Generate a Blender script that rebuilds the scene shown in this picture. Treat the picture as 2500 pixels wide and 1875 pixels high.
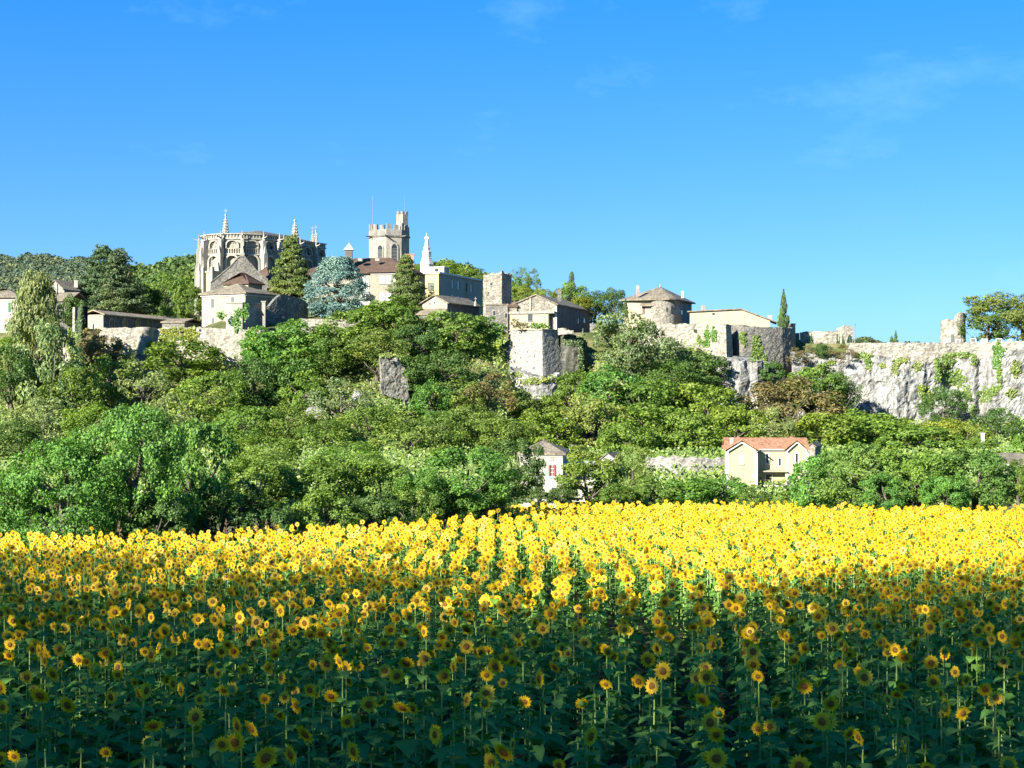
import bpy, bmesh, math, random
import numpy as np
from mathutils import Vector, Matrix, noise

for o in list(bpy.data.objects): bpy.data.objects.remove(o)
SC = bpy.context.scene
COL = SC.collection
R = math.radians

# ------------------------------------------------------------------ camera
F = 3610.0; CX = 1250.0; CY = 937.5; ZC = 4.8          # focal length and centre in photo pixels, eye height
cam_d = bpy.data.cameras.new('camera'); cam = bpy.data.objects.new('camera', cam_d); COL.objects.link(cam)
cam.location = (0, 0, ZC); cam.rotation_euler = (R(90), 0, 0)
cam_d.sensor_width = 36; cam_d.lens = 36 * F / 2500; cam_d.clip_start = 0.1; cam_d.clip_end = 6000
SC.camera = cam

# ------------------------------------------------------------------ sky, sun, exposure
SUN_AZ, SUN_EL = 42.0, 24.0                              # the sun stands behind the camera, this far to the left
to_sun = Vector((-math.sin(R(SUN_AZ)) * math.cos(R(SUN_EL)), -math.cos(R(SUN_AZ)) * math.cos(R(SUN_EL)), math.sin(R(SUN_EL))))
W = bpy.data.worlds.new('World'); SC.world = W; W.use_nodes = True
wn = W.node_tree.nodes; wl = W.node_tree.links
wn.clear()
wo = wn.new('ShaderNodeOutputWorld'); wb = wn.new('ShaderNodeBackground')
sky = wn.new('ShaderNodeTexSky'); sky.sky_type = 'NISHITA'; sky.sun_disc = False
sky.sun_elevation = R(SUN_EL); sky.sun_rotation = math.atan2(to_sun.x, to_sun.y)
sky.altitude = 600; sky.air_density = 1.0; sky.dust_density = 0.15; sky.ozone_density = 3.5
hs = wn.new('ShaderNodeHueSaturation'); hs.inputs['Saturation'].default_value = 1.42; hs.inputs['Hue'].default_value = 0.502
tint = wn.new('ShaderNodeMix'); tint.data_type = 'RGBA'; tint.blend_type = 'MULTIPLY'; tint.inputs[0].default_value = 1.0
tint.inputs[7].default_value = (0.92, 1.02, 1.12, 1)
gam = wn.new('ShaderNodeGamma'); gam.inputs[1].default_value = 0.60
tint2 = wn.new('ShaderNodeMix'); tint2.data_type = 'RGBA'; tint2.blend_type = 'MULTIPLY'; tint2.inputs[0].default_value = 1.0; tint2.inputs[7].default_value = (0.59, 1.0, 1.55, 1)
wl.new(sky.outputs[0], hs.inputs['Color']); wl.new(hs.outputs[0], tint.inputs[6]); wl.new(tint.outputs[2], gam.inputs[0]); wl.new(gam.outputs[0], tint2.inputs[6])
# faint window-glass reflection painted into the sky as a thin noise veil
tc = wn.new('ShaderNodeTexCoord'); mp = wn.new('ShaderNodeMapping'); mp.inputs['Scale'].default_value = (3.0, 3.0, 7.0); mp.inputs['Location'].default_value = (4.49, -1.88, -0.77)
nz = wn.new('ShaderNodeTexNoise'); nz.inputs['Scale'].default_value = 2.2; nz.inputs['Detail'].default_value = 8; nz.inputs['Roughness'].default_value = 0.62
rp = wn.new('ShaderNodeMapRange'); rp.inputs[1].default_value = 0.58; rp.inputs[2].default_value = 0.8; rp.inputs[3].default_value = 0; rp.inputs[4].default_value = 0.22
veil = wn.new('ShaderNodeMix'); veil.data_type = 'RGBA'; veil.inputs[7].default_value = (2.6, 4.6, 6.5, 1)
wl.new(tc.outputs['Generated'], mp.inputs[0]); wl.new(mp.outputs[0], nz.inputs['Vector']); wl.new(nz.outputs[0], rp.inputs[0])
wl.new(rp.outputs[0], veil.inputs[0]); wl.new(tint2.outputs[2], veil.inputs[6]); wl.new(veil.outputs[2], wb.inputs[0])
wb.inputs[1].default_value = 0.073
wl.new(wb.outputs[0], wo.inputs[0])

sun_d = bpy.data.lights.new('sun', 'SUN'); sun_d.energy = 5.0; sun_d.angle = R(0.5); sun_d.color = (1.0, 0.95, 0.85)
sun = bpy.data.objects.new('sun', sun_d); COL.objects.link(sun); sun.location = (-60, -60, 60)
sun.rotation_euler = to_sun.to_track_quat('Z', 'Y').to_euler()

SC.view_settings.view_transform = 'Standard'; SC.view_settings.look = 'None'; SC.view_settings.gamma = 1
SC.view_settings.exposure = 1.7; SC.view_settings.use_curve_mapping = False
SC.cycles.max_bounces = 5; SC.cycles.diffuse_bounces = 3; SC.cycles.glossy_bounces = 2; SC.cycles.transmission_bounces = 3
SC.cycles.transparent_max_bounces = 4; SC.cycles.caustics_reflective = False; SC.cycles.caustics_refractive = False

# ------------------------------------------------------------------ placing helpers (photo pixel + real distance -> world)
def X(px, d): return (px - CX) / F * d
def Z(py, d): return ZC + (CY - py) / F * d
def at(px, py, d): return Vector((X(px, d), d, Z(py, d)))
def lerp(a, b, t): return a + (b - a) * t
def sstep(a, b, x):
    t = max(0.0, min(1.0, (x - a) / (b - a))); return t * t * (3 - 2 * t)
def fbm(p, oct=4): return noise.fractal(p, 1.0, 2.0, oct)

ORG = {}
def tag(o, label=None, cat=None, group=None, kind=None):
    if label: o['label'] = label
    if cat: o['category'] = cat
    if group: o['group'] = group
    if kind: o['kind'] = kind
    return o
def empty(name, loc, label=None, cat=None, group=None):
    o = bpy.data.objects.new(name, None); COL.objects.link(o); o.empty_display_size = 0.5
    o.location = loc; ORG[o.name] = Vector(loc)
    return tag(o, label, cat, group)

class MB:
    """collects faces in world space; build() makes one mesh object with its origin at the base centre"""
    def __init__(s): s.v = []; s.f = []; s.sm = []
    def face(s, pts, smooth=False):
        n = len(s.v); s.v += [tuple(p) for p in pts]; s.f.append(tuple(range(n, n + len(pts)))); s.sm.append(smooth)
    def mesh(s, verts, faces, smooth=False):
        n = len(s.v); s.v += [tuple(p) for p in verts]
        for f in faces: s.f.append(tuple(i + n for i in f)); s.sm.append(smooth)
    def box8(s, b, t):
        """b, t: four bottom and four top points in the same order"""
        s.mesh(list(b) + list(t), [(3, 2, 1, 0), (4, 5, 6, 7), (0, 1, 5, 4), (1, 2, 6, 5), (2, 3, 7, 6), (3, 0, 4, 7)])
    def prism(s, poly, z0, z1):
        n = len(poly)
        vs = [(p[0], p[1], z0) for p in poly] + [(p[0], p[1], z1) for p in poly]
        s.mesh(vs, [tuple(reversed(range(n))), tuple(range(n, 2 * n))] + [(i, (i + 1) % n, (i + 1) % n + n, i + n) for i in range(n)])
    def tube(s, pts, rad, seg=6, cap=True, smooth=True):
        pts = [Vector(p) for p in pts]; rings = []
        for i, p in enumerate(pts):
            d = (pts[min(i + 1, len(pts) - 1)] - pts[max(i - 1, 0)]).normalized()
            a = d.cross(Vector((0, 0, 1)) if abs(d.z) < 0.9 else Vector((1, 0, 0))).normalized(); b = d.cross(a)
            r = rad[i] if isinstance(rad, (list, tuple)) else rad
            rings.append([p + a * (r * math.cos(2 * math.pi * k / seg)) + b * (r * math.sin(2 * math.pi * k / seg)) for k in range(seg)])
        vs = [v for r in rings for v in r]; fs = []
        for i in range(len(rings) - 1):
            for k in range(seg):
                k2 = (k + 1) % seg
                fs.append((i * seg + k, (i + 1) * seg + k, (i + 1) * seg + k2, i * seg + k2))
        s.mesh(vs, fs, smooth)
        if cap:
            s.face(rings[0]); s.face(list(reversed(rings[-1])))
    def lathe(s, c, prof, seg=12, smooth=True, rot=0.0):
        """c: centre xy; prof: list of (radius, z)"""
        vs = []; fs = []
        for r, z in prof:
            for k in range(seg):
                a = rot + 2 * math.pi * k / seg; vs.append((c[0] + r * math.cos(a), c[1] + r * math.sin(a), z))
        for i in range(len(prof) - 1):
            for k in range(seg):
                k2 = (k + 1) % seg; fs.append((i * seg + k, i * seg + k2, (i + 1) * seg + k2, (i + 1) * seg + k))
        s.mesh(vs, fs, smooth)
        s.face([vs[k] for k in reversed(range(seg))]); s.face([vs[(len(prof) - 1) * seg + k] for k in range(seg)])
    def build(s, name, mat, parent=None, origin=None, kind=None):
        v = np.array(s.v, dtype=np.float64).reshape(-1, 3)
        if origin is None:
            lo = v.min(0); hi = v.max(0); origin = ((lo[0] + hi[0]) / 2, (lo[1] + hi[1]) / 2, lo[2])
        origin = Vector(origin)
        me = bpy.data.meshes.new(name); me.from_pydata((v - np.array(origin)).tolist(), [], s.f)
        me.polygons.foreach_set('use_smooth', s.sm)
        for m in (mat if isinstance(mat, (list, tuple)) else [mat]): me.materials.append(m)
        me.update()
        return link(name, me, parent, origin, kind)
def link(name, me, parent, origin, kind=None):
    o = bpy.data.objects.new(name, me); COL.objects.link(o)
    ORG[o.name] = Vector(origin)
    if parent is not None:
        o.parent = parent; o.location = Vector(origin) - ORG[parent.name]
    else: o.location = origin
    if kind: o['kind'] = kind
    return o

class Face:
    """a vertical wall plane from A to B (plan points); q(t, z, out) gives world points"""
    def __init__(s, A, B):
        s.A = Vector((A[0], A[1])); s.B = Vector((B[0], B[1])); s.d = s.B - s.A; s.L = s.d.length; s.d /= s.L
        n = Vector((s.d.y, -s.d.x))
        if n.dot(-(s.A + s.B) / 2) < 0: n = -n
        s.n = n
    def t(s, px):
        k = (px - CX) / F
        return (k * s.A.y - s.A.x) / (s.d.x - k * s.d.y)
    def z(s, px, py): return Z(py, (s.A + s.d * s.t(px)).y)
    def q(s, t, z, o=0.0):
        p = s.A + s.d * t + s.n * o; return Vector((p.x, p.y, z))
    def slab(s, mb, t0, t1, z0, z1, o0, o1):
        b = [s.q(t0, z0, o0), s.q(t1, z0, o0), s.q(t1, z0, o1), s.q(t0, z0, o1)]
        t = [s.q(t0, z1, o0), s.q(t1, z1, o0), s.q(t1, z1, o1), s.q(t0, z1, o1)]
        mb.box8(b, t)
    def frame(s, mb, t0, t1, z0, z1, w, o0, o1):
        s.slab(mb, t0 - w, t0, z0 - w, z1 + w, o0, o1); s.slab(mb, t1, t1 + w, z0 - w, z1 + w, o0, o1)
        s.slab(mb, t0, t1, z1, z1 + w, o0, o1); s.slab(mb, t0, t1, z0 - w, z0, o0, o1)
    def arch_pts(s, t0, t1, zs, o, n=9, point=1.0):
        c = (t0 + t1) / 2; r = (t1 - t0) / 2
        return [s.q(c - r * math.cos(math.pi * i / (n - 1)), zs + point * r * math.sin(math.pi * i / (n - 1)), o) for i in range(n)]
    def arch_panel(s, mb, t0, t1, z0, zs, o0, o1, point=1.0):
        pts = [s.q(t0, z0, 0), s.q(t1, z0, 0)] + list(reversed(s.arch_pts(t0, t1, zs, 0, point=point)))
        n3 = Vector((s.n.x, s.n.y, 0)); n = len(pts)
        mb.mesh([p + n3 * o0 for p in pts] + [p + n3 * o1 for p in pts],
                [tuple(range(n)), tuple(range(2 * n - 1, n - 1, -1))] + [(i, i + n, (i + 1) % n + n, (i + 1) % n) for i in range(n)])
    def arch_ring(s, mb, t0, t1, z0, zs, w, o0, o1, point=1.0):
        inn = [s.q(t0, z0)] + s.arch_pts(t0, t1, zs, 0, point=point) + [s.q(t1, z0)]
        out = [s.q(t0 - w, z0)] + s.arch_pts(t0 - w, t1 + w, zs, 0, point=point) + [s.q(t1 + w, z0)]
        n3 = Vector((s.n.x, s.n.y, 0))
        for i in range(len(inn) - 1):
            b = [inn[i] + n3 * o0, inn[i + 1] + n3 * o0, out[i + 1] + n3 * o0, out[i] + n3 * o0]
            t = [p + n3 * (o1 - o0) for p in b]
            mb.box8(b, t)

class Blk:
    """rectangular block seen corner-on: left face from pxl to pxc, right face from pxc to pxr, near corner at distance d, turned by phi"""
    def __init__(s, pxl, pxc, pxr, d, phi, depth=None):
        ph = R(phi); s.C = Vector((X(pxc, d), d)); s.dl = Vector((-math.cos(ph), math.sin(ph))); s.dr = Vector((math.sin(ph), math.cos(ph)))
        def solve(px, dr):
            k = (px - CX) / F; return (k * s.C.y - s.C.x) / (dr.x - k * dr.y)
        s.w = solve(pxl, s.dl); s.l = depth if depth else solve(pxr, s.dr)
        s.d = d
        s.L = Face(s.C + s.dl * s.w, s.C); s.Rt = Face(s.C, s.C + s.dr * s.l)
    def p(s, u, v, z=0.0):
        q = s.C + s.dl * u + s.dr * v; return Vector((q.x, q.y, z))
    def rect(s, o=0.0): return [s.p(-o, -o), s.p(s.w + o, -o), s.p(s.w + o, s.l + o), s.p(-o, s.l + o)]
    def centre(s, z): return s.p(s.w / 2, s.l / 2, z)

def roof_solid(mb, eave, top, faces, th):
    """eave/top: world points; faces index into eave+top; extruded down by th"""
    vs = list(eave) + list(top); n = len(vs)
    dn = Vector((0, 0, th))
    mb.mesh(vs + [v - dn for v in vs], list(faces) + [tuple(i + n for i in reversed(f)) for f in faces])
    m = len(eave)
    for i in range(m):
        j = (i + 1) % m
        mb.face([eave[i], eave[j], eave[j] - dn, eave[i] - dn])
def hip_roof(b, ze, zr, o, th=0.25, inset=None, axis='v'):
    mb = MB(); e = [b.p(-o, -o, ze), b.p(b.w + o, -o, ze), b.p(b.w + o, b.l + o, ze), b.p(-o, b.l + o, ze)]
    if axis == 'v':
        i = inset if inset is not None else b.w / 2
        t = [b.p(b.w / 2, i, zr), b.p(b.w / 2, b.l - i, zr)]; fs = [(0, 4, 1), (1, 4, 5, 2), (2, 5, 3), (3, 5, 4, 0)]
    else:
        i = inset if inset is not None else b.l / 2
        t = [b.p(i, b.l / 2, zr), b.p(b.w - i, b.l / 2, zr)]; fs = [(0, 4, 5, 1), (1, 5, 2), (2, 5, 4, 3), (3, 4, 0)]
    roof_solid(mb, e, t, [tuple(reversed(f)) for f in fs], th); return mb
def gable_roof(b, ze, zr, o, th=0.25, axis='v', pos=0.5):
    """ridge along v (gable on the left face) or along u (gable on the right face)"""
    mb = MB()
    if axis == 'v':
        e = [b.p(-o, -o, ze), b.p(b.w + o, -o, ze), b.p(b.w + o, b.l + o, ze), b.p(-o, b.l + o, ze)]
        t = [b.p(b.w * pos, -o, zr), b.p(b.w * pos, b.l + o, zr)]
        pl = [(e[0], t[0], t[1], e[3]), (e[1], e[2], t[1], t[0])]
    else:
        e = [b.p(-o, -o, ze), b.p(b.w + o, -o, ze), b.p(b.w + o, b.l + o, ze), b.p(-o, b.l + o, ze)]
        t = [b.p(-o, b.l * pos, zr), b.p(b.w + o, b.l * pos, zr)]
        pl = [(e[0], e[1], t[1], t[0]), (e[3], t[0], t[1], e[2])]
    dn = Vector((0, 0, th))
    for q in pl: mb.box8([p - dn for p in q], list(q))
    return mb
def gable_walls(b, z0, ze, zr, axis='v', pos=0.5):
    mb = MB(); mb.prism(b.rect(), z0, ze)
    if axis == 'v':
        for v in (0.0, b.l - 0.4):
            a = [b.p(0, v, ze), b.p(b.w, v, ze), b.p(b.w * pos, v, zr)]; c = [b.p(0, v + 0.4, ze), b.p(b.w, v + 0.4, ze), b.p(b.w * pos, v + 0.4, zr)]
            mb.mesh(a + c, [(0, 1, 2), (5, 4, 3), (0, 3, 4, 1), (1, 4, 5, 2), (2, 5, 3, 0)])
    else:
        for u in (0.0, b.w - 0.4):
            a = [b.p(u, 0, ze), b.p(u, b.l, ze), b.p(u, b.l * pos, zr)]; c = [b.p(u + 0.4, 0, ze), b.p(u + 0.4, b.l, ze), b.p(u + 0.4, b.l * pos, zr)]
            mb.mesh(a + c, [(0, 1, 2), (5, 4, 3), (0, 3, 4, 1), (1, 4, 5, 2), (2, 5, 3, 0)])
    return mb
# ------------------------------------------------------------------ materials
def newmat(name):
    m = bpy.data.materials.new(name); m.use_nodes = True; nt = m.node_tree; nt.nodes.clear()
    out = nt.nodes.new('ShaderNodeOutputMaterial'); return m, nt, nt.nodes, nt.links, out
def rgb(c): return (c[0], c[1], c[2], 1)
def ramp(ns, stops):
    r = ns.new('ShaderNodeValToRGB'); e = r.color_ramp.elements
    while len(e) < len(stops): e.new(0.5)
    for i, (p, c) in enumerate(stops): e[i].position = p; e[i].color = rgb(c)
    return r
def tex_noise(ns, ls, coord, scale, detail=5, rough=0.6, stretch=None):
    n = ns.new('ShaderNodeTexNoise'); n.inputs['Scale'].default_value = scale; n.inputs['Detail'].default_value = detail; n.inputs['Roughness'].default_value = rough
    if stretch:
        mp = ns.new('ShaderNodeMapping'); mp.inputs['Scale'].default_value = stretch; ls.new(coord, mp.inputs[0]); ls.new(mp.outputs[0], n.inputs['Vector'])
    else: ls.new(coord, n.inputs['Vector'])
    return n
def mixc(ns, ls, fac, a, b, mode='MIX'):
    m = ns.new('ShaderNodeMix'); m.data_type = 'RGBA'; m.blend_type = mode
    for sock, val in ((m.inputs[0], fac), (m.inputs[6], a), (m.inputs[7], b)):
        if isinstance(val, (int, float)): sock.default_value = val
        elif isinstance(val, tuple): sock.default_value = rgb(val)
        else: ls.new(val, sock)
    return m.outputs[2]
def wall_mat(name, base, dark, stain, mott=0.5, blk=0.0, streak=0.3, bump=0.3, scale=1.0):
    """masonry or render: mottled colour, weather streaks, optional stone blocks"""
    base, dark, stain = [tuple(x * 0.66 for x in c) for c in (base, dark, stain)]
    m, nt, ns, ls, out = newmat(name)
    tcn = ns.new('ShaderNodeTexCoord'); co = tcn.outputs['Object']
    p = ns.new('ShaderNodeBsdfPrincipled'); p.inputs['Roughness'].default_value = 0.9; p.inputs['Specular IOR Level'].default_value = 0.2
    n1 = tex_noise(ns, ls, co, 0.55 * scale, 6, 0.65); r1 = ramp(ns, [(0.35, dark), (0.62, base)]); ls.new(n1.outputs[0], r1.inputs[0])
    col = mixc(ns, ls, mott, base, r1.outputs[0])
    n2 = tex_noise(ns, ls, co, 3.2 * scale, 5, 0.7); r2 = ramp(ns, [(0.38, (0.35, 0.35, 0.35)), (0.6, (1, 1, 1))]); ls.new(n2.outputs[0], r2.inputs[0])
    col = mixc(ns, ls, mott * 0.8, col, mixc(ns, ls, 1.0, col, r2.outputs[0], 'MULTIPLY'))
    n3 = tex_noise(ns, ls, co, 0.9 * scale, 6, 0.7, (1, 1, 0.14)); r3 = ramp(ns, [(0.5, (0, 0, 0)), (0.7, (1, 1, 1))]); ls.new(n3.outputs[0], r3.inputs[0])
    ms = ns.new('ShaderNodeMath'); ms.operation = 'MULTIPLY'; ms.inputs[1].default_value = streak; ls.new(r3.outputs[0], ms.inputs[0])
    col = mixc(ns, ls, ms.outputs[0], col, stain)
    h = n2.outputs[0]
    if blk:
        v = ns.new('ShaderNodeTexVoronoi'); v.inputs['Scale'].default_value = blk
        mp = ns.new('ShaderNodeMapping'); mp.inputs['Scale'].default_value = (1, 1, 1.7); ls.new(co, mp.inputs[0]); ls.new(mp.outputs[0], v.inputs['Vector'])
        hv = ns.new('ShaderNodeSeparateColor'); ls.new(v.outputs['Color'], hv.inputs[0])
        rv = ramp(ns, [(0.0, (0.62, 0.60, 0.57)), (1.0, (1.12, 1.1, 1.05))]); ls.new(hv.outputs[0], rv.inputs[0])
        col = mixc(ns, ls, 0.75, col, mixc(ns, ls, 1.0, col, rv.outputs[0], 'MULTIPLY'))
        rd = ramp(ns, [(0.45, (1, 1, 1)), (0.8, (0.4, 0.38, 0.35))]); ls.new(v.outputs['Distance'], rd.inputs[0])
        col = mixc(ns, ls, 0.6, col, mixc(ns, ls, 1.0, col, rd.outputs[0], 'MULTIPLY'))
        ma = ns.new('ShaderNodeMath'); ma.operation = 'SUBTRACT'; ls.new(n2.outputs[0], ma.inputs[0]); ls.new(v.outputs['Distance'], ma.inputs[1]); h = ma.outputs[0]
    b = ns.new('ShaderNodeBump'); b.inputs['Strength'].default_value = bump; b.inputs['Distance'].default_value = 0.12
    ls.new(h, b.inputs['Height']); ls.new(b.outputs[0], p.inputs['Normal'])
    ls.new(col, p.inputs['Base Color']); ls.new(p.outputs[0], out.inputs[0]); return m
def roof_mat(name, c1, c2, c3, wave=4.5):
    c1, c2, c3 = [tuple(x * 0.78 for x in c) for c in (c1, c2, c3)]
    m, nt, ns, ls, out = newmat(name)
    tcn = ns.new('ShaderNodeTexCoord'); co = tcn.outputs['Object']
    p = ns.new('ShaderNodeBsdfPrincipled'); p.inputs['Roughness'].default_value = 0.85; p.inputs['Specular IOR Level'].default_value = 0.2
    n1 = tex_noise(ns, ls, co, 0.8, 6, 0.7); r1 = ramp(ns, [(0.3, c1), (0.5, c2), (0.72, c3)]); ls.new(n1.outputs[0], r1.inputs[0])
    v = ns.new('ShaderNodeTexVoronoi'); v.inputs['Scale'].default_value = wave; ls.new(co, v.inputs['Vector'])
    sc_ = ns.new('ShaderNodeSeparateColor'); ls.new(v.outputs['Color'], sc_.inputs[0])
    rv = ramp(ns, [(0.0, (0.6, 0.58, 0.55)), (1.0, (1.2, 1.17, 1.12))]); ls.new(sc_.outputs[1], rv.inputs[0])
    col = mixc(ns, ls, 0.8, r1.outputs[0], mixc(ns, ls, 1.0, r1.outputs[0], rv.outputs[0], 'MULTIPLY'))
    b = ns.new('ShaderNodeBump'); b.inputs['Strength'].default_value = 0.6; b.inputs['Distance'].default_value = 0.1
    ls.new(v.outputs['Distance'], b.inputs['Height']); ls.new(b.outputs[0], p.inputs['Normal'])
    ls.new(col, p.inputs['Base Color']); ls.new(p.outputs[0], out.inputs[0]); return m
def plain(name, c, rough=0.7, var=0.25, scale=6.0, metallic=0.0, spec=0.3):
    m, nt, ns, ls, out = newmat(name)
    tcn = ns.new('ShaderNodeTexCoord'); p = ns.new('ShaderNodeBsdfPrincipled'); p.inputs['Roughness'].default_value = rough; p.inputs['Metallic'].default_value = metallic; p.inputs['Specular IOR Level'].default_value = spec
    n1 = tex_noise(ns, ls, tcn.outputs['Object'], scale, 5, 0.6)
    r1 = ramp(ns, [(0.3, tuple(x * (1 - var) for x in c)), (0.7, tuple(min(1, x * (1 + var * 0.6)) for x in c))]); ls.new(n1.outputs[0], r1.inputs[0])
    ls.new(r1.outputs[0], p.inputs['Base Color']); ls.new(p.outputs[0], out.inputs[0]); return m
def leaf_mat(name, trans=0.42, gloss=0.02, clump=0.9, col=None, vary=0.5):
    """foliage: colour from the object's own colour, varied leaf by leaf and clump by clump"""
    m, nt, ns, ls, out = newmat(name)
    oi = ns.new('ShaderNodeObjectInfo'); geo = ns.new('ShaderNodeNewGeometry'); tcn = ns.new('ShaderNodeTexCoord')
    if col is None: base = oi.outputs['Color']
    else:
        rr = ns.new('ShaderNodeRGB'); rr.outputs[0].default_value = rgb(col); base = rr.outputs[0]
    r1 = ramp(ns, [(0.0, (1 - vary * 0.9, 1 - vary * 0.8, 1 - vary * 0.8)), (0.55, (1, 1, 1)), (1.0, (1 + vary * 0.9, 1 + vary * 0.7, 1 + vary * 0.25))]); ls.new(geo.outputs['Random Per Island'], r1.inputs[0])
    c = mixc(ns, ls, 1.0, base, r1.outputs[0], 'MULTIPLY')
    n1 = tex_noise(ns, ls, tcn.outputs['Object'], clump, 3, 0.6); r2 = ramp(ns, [(0.32, (0.72, 0.80, 0.85)), (0.5, (1, 1, 1)), (0.7, (1.35, 1.15, 0.75))]); ls.new(n1.outputs[0], r2.inputs[0])
    c = mixc(ns, ls, 1.0, c, r2.outputs[0], 'MULTIPLY')
    d = ns.new('ShaderNodeBsdfDiffuse'); t = ns.new('ShaderNodeBsdfTranslucent'); g = ns.new('ShaderNodeBsdfGlossy'); g.inputs['Roughness'].default_value = 0.5
    tcol = mixc(ns, ls, 1.0, c, (1.15, 1.25, 0.5), 'MULTIPLY')
    ls.new(c, d.inputs[0]); ls.new(tcol, t.inputs[0])
    a = ns.new('ShaderNodeMixShader'); a.inputs[0].default_value = trans; ls.new(d.outputs[0], a.inputs[1]); ls.new(t.outputs[0], a.inputs[2])
    b = ns.new('ShaderNodeMixShader'); b.inputs[0].default_value = gloss; ls.new(a.outputs[0], b.inputs[1]); ls.new(g.outputs[0], b.inputs[2])
    ls.new(b.outputs[0], out.inputs[0]); return m
def ground_mat(name, a, b, c, scale):
    m, nt, ns, ls, out = newmat(name)
    tcn = ns.new('ShaderNodeTexCoord'); co = tcn.outputs['Object']; p = ns.new('ShaderNodeBsdfPrincipled'); p.inputs['Roughness'].default_value = 0.95; p.inputs['Specular IOR Level'].default_value = 0.1
    n1 = tex_noise(ns, ls, co, scale, 8, 0.7); r1 = ramp(ns, [(0.3, a), (0.5, b), (0.7, c)]); ls.new(n1.outputs[0], r1.inputs[0])
    bu = ns.new('ShaderNodeBump'); bu.inputs['Strength'].default_value = 0.5; ls.new(n1.outputs[0], bu.inputs['Height']); ls.new(bu.outputs[0], p.inputs['Normal'])
    ls.new(r1.outputs[0], p.inputs['Base Color']); ls.new(p.outputs[0], out.inputs[0]); return m
def rock_mat(name):
    m, nt, ns, ls, out = newmat(name)
    tcn = ns.new('ShaderNodeTexCoord'); co = tcn.outputs['Object']; p = ns.new('ShaderNodeBsdfPrincipled'); p.inputs['Roughness'].default_value = 0.92; p.inputs['Specular IOR Level'].default_value = 0.15
    n1 = tex_noise(ns, ls, co, 0.22, 8, 0.7); r1 = ramp(ns, [(0.3, (0.11, 0.112, 0.108)), (0.42, (0.23, 0.23, 0.215)), (0.60, (0.37, 0.365, 0.335))]); ls.new(n1.outputs[0], r1.inputs[0])
    n2 = tex_noise(ns, ls, co, 0.8, 7, 0.75, (1, 1, 0.3)); r2 = ramp(ns, [(0.36, (0.22, 0.22, 0.21)), (0.52, (1, 1, 1))]); ls.new(n2.outputs[0], r2.inputs[0])
    c = mixc(ns, ls, 0.75, r1.outputs[0], mixc(ns, ls, 1.0, r1.outputs[0], r2.outputs[0], 'MULTIPLY'))
    n3 = tex_noise(ns, ls, co, 0.35, 5, 0.6); r3 = ramp(ns, [(0.56, (0, 0, 0)), (0.68, (1, 1, 1))]); ls.new(n3.outputs[0], r3.inputs[0])
    mm = ns.new('ShaderNodeMath'); mm.operation = 'MULTIPLY'; mm.inputs[1].default_value = 0.22; ls.new(r3.outputs[0], mm.inputs[0])
    c = mixc(ns, ls, mm.outputs[0], c, (0.42, 0.33, 0.20))
    n5 = tex_noise(ns, ls, co, 0.55, 9, 0.7, (1, 1, .45)); r5 = ramp(ns, [(0.465, (1, 1, 1)), (0.495, (.28, .27, .25)), (0.525, (1, 1, 1))]); ls.new(n5.outputs[0], r5.inputs[0])
    c = mixc(ns, ls, 0.85, c, mixc(ns, ls, 1.0, c, r5.outputs[0], 'MULTIPLY'))
    bu = ns.new('ShaderNodeBump'); bu.inputs['Strength'].default_value = 0.9; bu.inputs['Distance'].default_value = 0.35
    n4 = tex_noise(ns, ls, co, 1.6, 8, 0.75); ls.new(n4.outputs[0], bu.inputs['Height']); ls.new(bu.outputs[0], p.inputs['Normal'])
    ls.new(c, p.inputs['Base Color']); ls.new(p.outputs[0], out.inputs[0]); return m
M = {}
M['lime'] = wall_mat('pale_limestone', (0.58, 0.54, 0.43), (0.34, 0.31, 0.24), (0.15, 0.15, 0.13), 0.7, 0, 0.65, 0.35)
M['church'] = wall_mat('church_limestone', (0.66, 0.62, 0.50), (0.42, 0.39, 0.31), (0.17, 0.16, 0.14), 0.7, 0, 0.6, 0.4, 1.3)
M['rubble'] = wall_mat('rubble_stone', (0.57, 0.54, 0.45), (0.30, 0.27, 0.22), (0.18, 0.18, 0.16), 0.7, 2.2, 0.45, 0.9)
M['rampart'] = wall_mat('rampart_stone', (0.68, 0.65, 0.54), (0.36, 0.33, 0.26), (0.20, 0.20, 0.18), 0.7, 1.7, 0.4, 0.9)
M['grey_stone'] = wall_mat('grey_weathered_stone', (0.40, 0.38, 0.33), (0.22, 0.22, 0.20), (0.12, 0.13, 0.12), 0.7, 2.0, 0.5, 0.8)
M['bastion'] = wall_mat('bastion_stone', (0.58, 0.56, 0.50), (0.42, 0.41, 0.38), (0.28, 0.28, 0.26), 0.5, 2.4, 0.35, 0.6)
M['stucco'] = wall_mat('aged_stucco', (0.44, 0.41, 0.30), (0.36, 0.33, 0.24), (0.25, 0.24, 0.19), 0.5, 0, 0.3, 0.12)
M['tower_top'] = wall_mat('stained_limestone', (0.50, 0.47, 0.39), (0.26, 0.25, 0.22), (0.10, 0.10, 0.09), 0.8, 0, 0.7, 0.4)
M['pier'] = wall_mat('pier_stone', (0.46, 0.44, 0.38), (0.26, 0.26, 0.22), (0.10, 0.11, 0.09), 0.8, 1.8, 0.5, 0.9)
M['mossy'] = wall_mat('mossy_shaded_stone', (0.17, 0.17, 0.13), (0.07, 0.08, 0.06), (0.40, 0.40, 0.36), 0.7, 1.2, 0.45, 0.9)  # dark from moss, with the wall's shade put into the colour
M['cream'] = wall_mat('cream_render', (0.60, 0.53, 0.36), (0.48, 0.42, 0.28), (0.34, 0.31, 0.25), 0.5, 0, 0.22, 0.12)
M['white'] = wall_mat('white_render', (0.62, 0.58, 0.48), (0.50, 0.47, 0.39), (0.33, 0.32, 0.28), 0.5, 0, 0.3, 0.15)
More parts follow.
